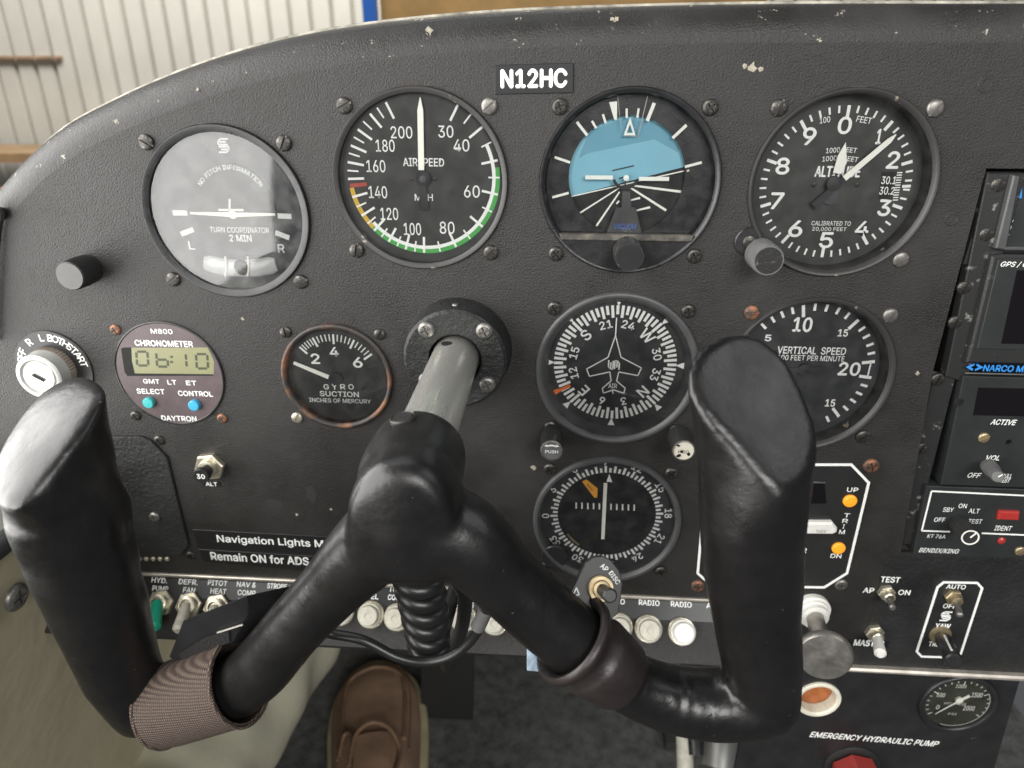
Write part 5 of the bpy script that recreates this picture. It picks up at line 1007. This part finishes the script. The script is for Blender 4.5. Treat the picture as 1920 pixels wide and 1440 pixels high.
cb = thing('clip_box', 'small black plastic box held against the left yoke arm by the strap', 'box', (AX.x, 0, AX.z))
fp = [yv(U(x, y, 121)) for x, y in ((318, 1232), (345, 1163), (463, 1117), (468, 1150), (442, 1205), (330, 1240))]; ev = Vector((9, 17, -9))
mb = MB(); n = len(fp); fc_ = sum(fp, Vector())/n; r1_ = [fc_+(p-fc_)*.95-ev*.04 for p in fp]; mb.loft([r1_, fp, [p+ev*.96 for p in fp], [fc_+(p-fc_)*.95+ev for p in fp]]); part('box_shell', mb, 'plastic', cb, 30)
mb = MB(); A = yv(U(408, 1186, 122.5)); B = yv(U(456, 1171, 122.5)); mb.tube([A, B], .5, 8); part('box_edge', mb, 'silver', cb)
mb = MB(); v_ = [yv(U(x, y, 122.6)) for x, y in ((335, 1226), (382, 1196), (428, 1183), (430, 1204), (340, 1238))]; mb.loft([v_, [p+Vector((0, 3, -1)) for p in v_]]); part('hook_tape', mb, 'velcro', cb)
# coiled cord and thin cable
cc_ = thing('coiled_cord', 'black coiled cord hanging below the yoke hub', 'cord', (AX.x, 0, AX.z))
A = yv(U(782, 1068, 112)); Mid = yv(U(796, 1150, 104)); B = yv(U(806, 1222, 92)); ax_ = spline([A, Mid, B], 60); pts = []; turns = 6.5; n_ = len(ax_)
for i, p in enumerate(ax_): 
    a = 2*math.pi*turns*i/(n_-1); rr = 7.2-1.2*i/n_; pts.append(p+Vector((rr*math.cos(a), rr*math.sin(a)*.8, rr*.22*math.sin(a))))
body_ = [A+Vector((3, -6, 14)), A+Vector((4, -3, 6))]+pts+[B+Vector((3, 10, -3)), B+Vector((6, 40, 4)), B+Vector((8, 74, 12))]
mb = MB(); mb.tube(body_, 3.25, 14); part('coil', mb, 'rubber', cc_, 60)
mb = MB(); mb.tube(spline([yv(U(850, 1075, 84)), yv(U(872, 1120, 70)), yv(U(862, 1190, 58)), yv(U(835, 1235, 50)), yv(U(840, 1250, 20))], 12), 3.4, 14); part('cord_tail', mb, 'rubber', cc_, 60)
cl = thing('thin_cable', 'thin black cable looping across below the coiled cord', 'cable', (AX.x, 0, AX.z))
mb = MB(); mb.tube(spline([yv(U(545, 1178, 124)), yv(U(570, 1168, 114)), yv(U(612, 1186, 108)), yv(U(680, 1200, 109)), yv(U(745, 1232, 110)), yv(U(800, 1241, 110)), yv(U(850, 1228, 110)), yv(U(890, 1192, 110)), yv(U(910, 1150, 112)), yv(U(928, 1112, 118)), yv(U(945, 1090, 127))], 12), 2.0, 12); part('cable_run', mb, 'rubber', cl, 60)
mb = MB(); A = yv(U(896, 1176, 111)); B = yv(U(912, 1142, 112)); mb.tube([A, B], 2.9, 14); part('cable_sleeve', mb, 'knob_grey', cl)
#@@FOOT
# ================================================================== footwell
def pedal(label, x, y, zz, loc):
    t = thing('rudder_pedal', label, 'pedal', loc); return t
t = thing('rudder_pedal', 'black rudder pedal on the carpet right of the brown shoe', 'pedal', (-143, 268, -640))
mb = MB(); mb.prism([(-30, 0), (30, 0), (30, 95), (25, 105), (-25, 105), (-30, 95)], -6, 6, 3); mb.v = [(x, z_+y*.35, y+4) for x, y, z_ in mb.v]; part('pedal_plate', mb, 'pedal', t)
mb = MB(); mb.tube([(0, 40, 8), (0, 60, 60), (0, 90, 140)], 7, 12); mb.tube([(-26, 30, 0), (-26, 60, 90)], 4, 10); part('pedal_arm', mb, 'pedal', t)
t = thing('trim_lever', 'white lever with grey drum low behind the right grip', 'lever', (150, 230, -640))
for nm, pts_, r, m_ in (('post', [(1283, 1382), (1286, 1470)], 7, 'ivory'), ('boot', [(1303, 1380), (1306, 1416)], 9, 'rubber'), ('drum', [(1352, 1385), (1347, 1440)], 15, 'grey_metal'), ('drum_cap', [(1385, 1388), (1384, 1436)], 6, 'screw_bright')):
    mb = MB(); q_ = []
    for x, y in pts_: v = ray(x, y); P = CC+v*(690/ v.length)*1.0; q_.append(P-Vector((150, 230, -640)))
    mb.tube(q_, r, 18); part(nm, mb, m_, t)
mb = MB(); mb.box((-10, 40, 6), (70, 60, 12)); part('mount', mb, 'dark', t)
# moccasin shoe: long axis from heel to toe
toe = Vector((-238, 322, 0)); heel = Vector((-172, 48, 0)); ax_ = (heel-toe).normalized(); sd = Vector((-ax_.y, ax_.x, 0)); sh_ = thing('shoe', 'brown leather moccasin with pale stitching resting on the dark carpet', 'shoe', (toe.x, toe.y, -640))
def sw_(s): # half width along the shoe
    t = s/282.; return 49*math.sqrt(max(0, 1-(1-min(1, t/.30))**2.3))*(1-.30*max(0, (t-.36))/.64*1.0) if t < .9 else 49*.72*math.sqrt(max(0.02, 1-((t-.9)/.1)**2))
def hgt(s): t = s/282.; return 26+28*min(1, t/.22)**.7+34*max(0, min(1, (t-.25)/.5))
SS = [2, 5, 10, 18, 30, 45, 62, 80, 100, 120, 140, 160, 185, 215, 245, 265, 276, 281]
rings = []
for s in SS:
    wv = max(3, sw_(s)); h_ = hgt(s); c0 = ax_*s; rg = []
    for k in range(28):
        a = 2*math.pi*k/28; x = math.cos(a); y = math.sin(a); xx = wv*math.copysign(abs(x)**.85, x); zz = 18+(h_-18)*(math.copysign(abs(y)**.8, y) if y > 0 else .0)+(-8 if y < -.2 else 0)
        rg.append(c0+sd*xx+Vector((0, 0, zz)))
    rings.append(rg)
mb = MB(); mb.loft(rings); part('upper', mb, 'leather', sh_, 60)
outl = [ax_*s+sd*(max(3, sw_(s))+8) for s in SS]+[ax_*s-sd*(max(3, sw_(s))+5) for s in reversed(SS)]; outl = [p-ax_*(3 if i in (0, len(outl)-1) else 0) for i, p in enumerate(outl)]
mb = MB(); mb.prism([(p.x, p.y) for p in outl], 1, 19, 3); part('sole', mb, 'sole', sh_, 50)
def on(s, f): wv = max(3, sw_(s)); h_ = hgt(s); y = math.sqrt(max(0, 1-(abs(f))**2.35)); return ax_*s+sd*(f*wv)+Vector((0, 0, 18+(h_-18)*y**.8+.8))
U_ = [on(s, -.68) for s in (150, 125, 100, 80, 62, 48)]+[on(38, -.55), on(30, -.3), on(27, 0), on(30, .3), on(38, .55)]+[on(s, .68) for s in (48, 62, 80, 100, 125, 150)]
mb = MB(); mb.tube(spline(U_, 5), 2.6, 10); part('toe_seam', mb, 'leather2', sh_, 60)
mb = MB(); mb.tube(spline([on(s, .80) for s in (20, 45, 80, 120, 160)], 5), 1.2, 8); mb.tube(spline([on(s, -.80) for s in (20, 45, 80, 120, 160)], 5), 1.2, 8); part('side_seam', mb, 'leather2', sh_, 60)
V3 = Vector
mb = MB(); mb.tube(spline([on(185, -.5)+V3((0, 0, 3)), on(152, -.35)+V3((0, 0, 9)), on(140, 0)+V3((0, 0, 10)), on(150, .4)+V3((0, 0, 9)), on(172, .62)+V3((0, 0, 4)), on(200, .55)+V3((0, 0, 3))], 8), 2.1, 10)
part('lace', mb, 'leather2', sh_, 60)
mb = MB(); mb.tube(spline([on(160, -.75)+V3((0, 0, 2)), on(140, -.62)+V3((0, 0, 6)), on(148, -.45)+V3((0, 0, 5)), on(175, -.45)+V3((0, 0, 4))], 8), 2.0, 10); part('lace', mb, 'leather2', sh_, 60)
mb = MB(); tg_ = [[on(s, f)+Vector((0, 0, 4)) for f in (-.4, -.2, 0, .2, .4)] for s in (148, 160, 175, 195, 215)]; mb.v = [p for r in tg_ for p in r]; mb.f = [(r*5+k, r*5+k+1, (r+1)*5+k+1, (r+1)*5+k) for r in range(4) for k in range(4)]; part('tongue', mb, 'leather', sh_, 60)
t = thing('trouser_leg', 'pale khaki trouser leg stretched forward left of the brown shoe', 'trousers', (-270, 150, -640)); O_ = Vector((-270, 150, -640))
def rp(x, y, k): v = ray(x, y); return CC+v*k-O_
cp = spline([rp(606, 1108, 720), rp(566, 1152, 705), rp(490, 1262, 665), rp(412, 1376, 625), rp(330, 1490, 585), rp(250, 1600, 545)], 10); rings = []; n = len(cp)
for i, p in enumerate(cp):
    T_ = (cp[min(i+1, n-1)]-cp[max(i-1, 0)]).normalized(); u = T_.cross(Vector((0, 0, 1))).normalized(); v = u.cross(T_); r = 44+16*i/n; rg = []
    for k in range(40):
        a = 2*math.pi*k/40; f = 1+.07*math.sin(3*a+i*.16)+.055*math.sin(5*a-i*.35)+.03*math.sin(i*.7+2*math.sin(a)); rg.append(p+u*(r*f*math.cos(a))+v*(r*f*math.sin(a)))
    rings.append(rg)
mb = MB(); mb.loft(rings); part('trouser_cloth', mb, 'khaki', t, 60)
mb = MB(); mb.tube([r[33]*1.003 for r in rings], 1.3, 8); part('side_seam', mb, 'khaki', t, 60)
#@@BACK
# ================================================================== hangar beyond the panel
HW = 4500.; hw = thing('hangar_wall', 'cream ribbed metal hangar wall in the background', 'wall', (0, HW, -900))
PITCH = 134.; x = -5200.; k = 0
while x < 2400:
    mb = MB(); pr = []; nrib = 7
    for j in range(nrib):
        o = j*PITCH; pr += [(o, 0), (o+100, 0), (o+108, 42), (o+126, 42), (o+134, 0)]
    vs = []; fs = []
    for (a_, d_) in pr: vs += [(a_, d_, -600), (a_, d_, 4200)]
    n = len(pr); fs = [(2*i, 2*i+2, 2*i+3, 2*i+1) for i in range(n-1)]; mb.add(vs, fs)
    if k == 0: hm = mesh('wall_panel', mb, 'hangar', 30)
    o = bpy.data.objects.new('wall_panel', hm); COL.objects.link(o); o.parent = hw; o.location = (x*.001, (k % 2)*.003, 0); x += nrib*PITCH; k += 1
t = thing('shelf_bar', 'rusty iron bar fixed across the hangar wall', 'bar', (-3600, HW-28, 168)); mb = MB(); mb.prism([(-1200, -6), (330, -9), (330, 9), (-1200, 9)], -12, 40, 4); mb.v = [(x_, z_, y_) for x_, y_, z_ in mb.v]; part('bar', mb, 'rustbar', t); mb = MB(); mb.box((-300, 30, -60), (30, 30, 120)); part('bar_bracket', mb, 'rustbar', t)
t = thing('workbench', 'low wooden bench against the hangar wall', 'bench', (-3700, HW-400, -900)); mb = MB(); mb.prism([(-1100, -260), (820, -260), (820, 300), (-1100, 300)], 480, 540, 6); part('bench_top', mb, 'wood', t)
for sx in (-1000, 720): mb = MB(); mb.box((sx, -180, 240), (80, 80, 480)); part('leg', mb, 'wood', t); mb = MB(); mb.box((sx, 220, 240), (80, 80, 480)); part('leg', mb, 'wood', t)
t = thing('bucket', 'orange bucket beside the hangar bench', 'bucket', (-3250, HW-860, -900)); mb = MB(); mb.lathe([(150, 0), (190, 330), (200, 335), (196, 345), (180, 340), (145, 20)], 28); part('bucket_body', mb, 'terracotta', t)
t = thing('plywood_sheet', 'tan plywood sheet standing behind the panel top', 'plywood', (-150, 3000, -900)); mb = MB(); mb.prism([(-655, 0), (950, 0), (950, 1900), (-655, 1900)], -9, 9, 2); mb.v = [(x_, -z_, y_) for x_, y_, z_ in mb.v]; part('board', mb, 'ply', t)
mb = MB(); mb.box((-600, 40, 950), (60, 60, 1900)); part('batten', mb, 'wood', t)
t = thing('blue_post', 'narrow blue post at the left edge of the plywood', 'post', (-848, 2990, -900)); mb = MB(); mb.prism([(-28, -25), (28, -25), (28, 25), (-28, 25)], 0, 1900, 5); part('post', mb, 'bluepaint', t); mb = MB(); mb.box((0, 0, 8), (120, 120, 16)); part('foot_plate', mb, 'bluepaint', t)
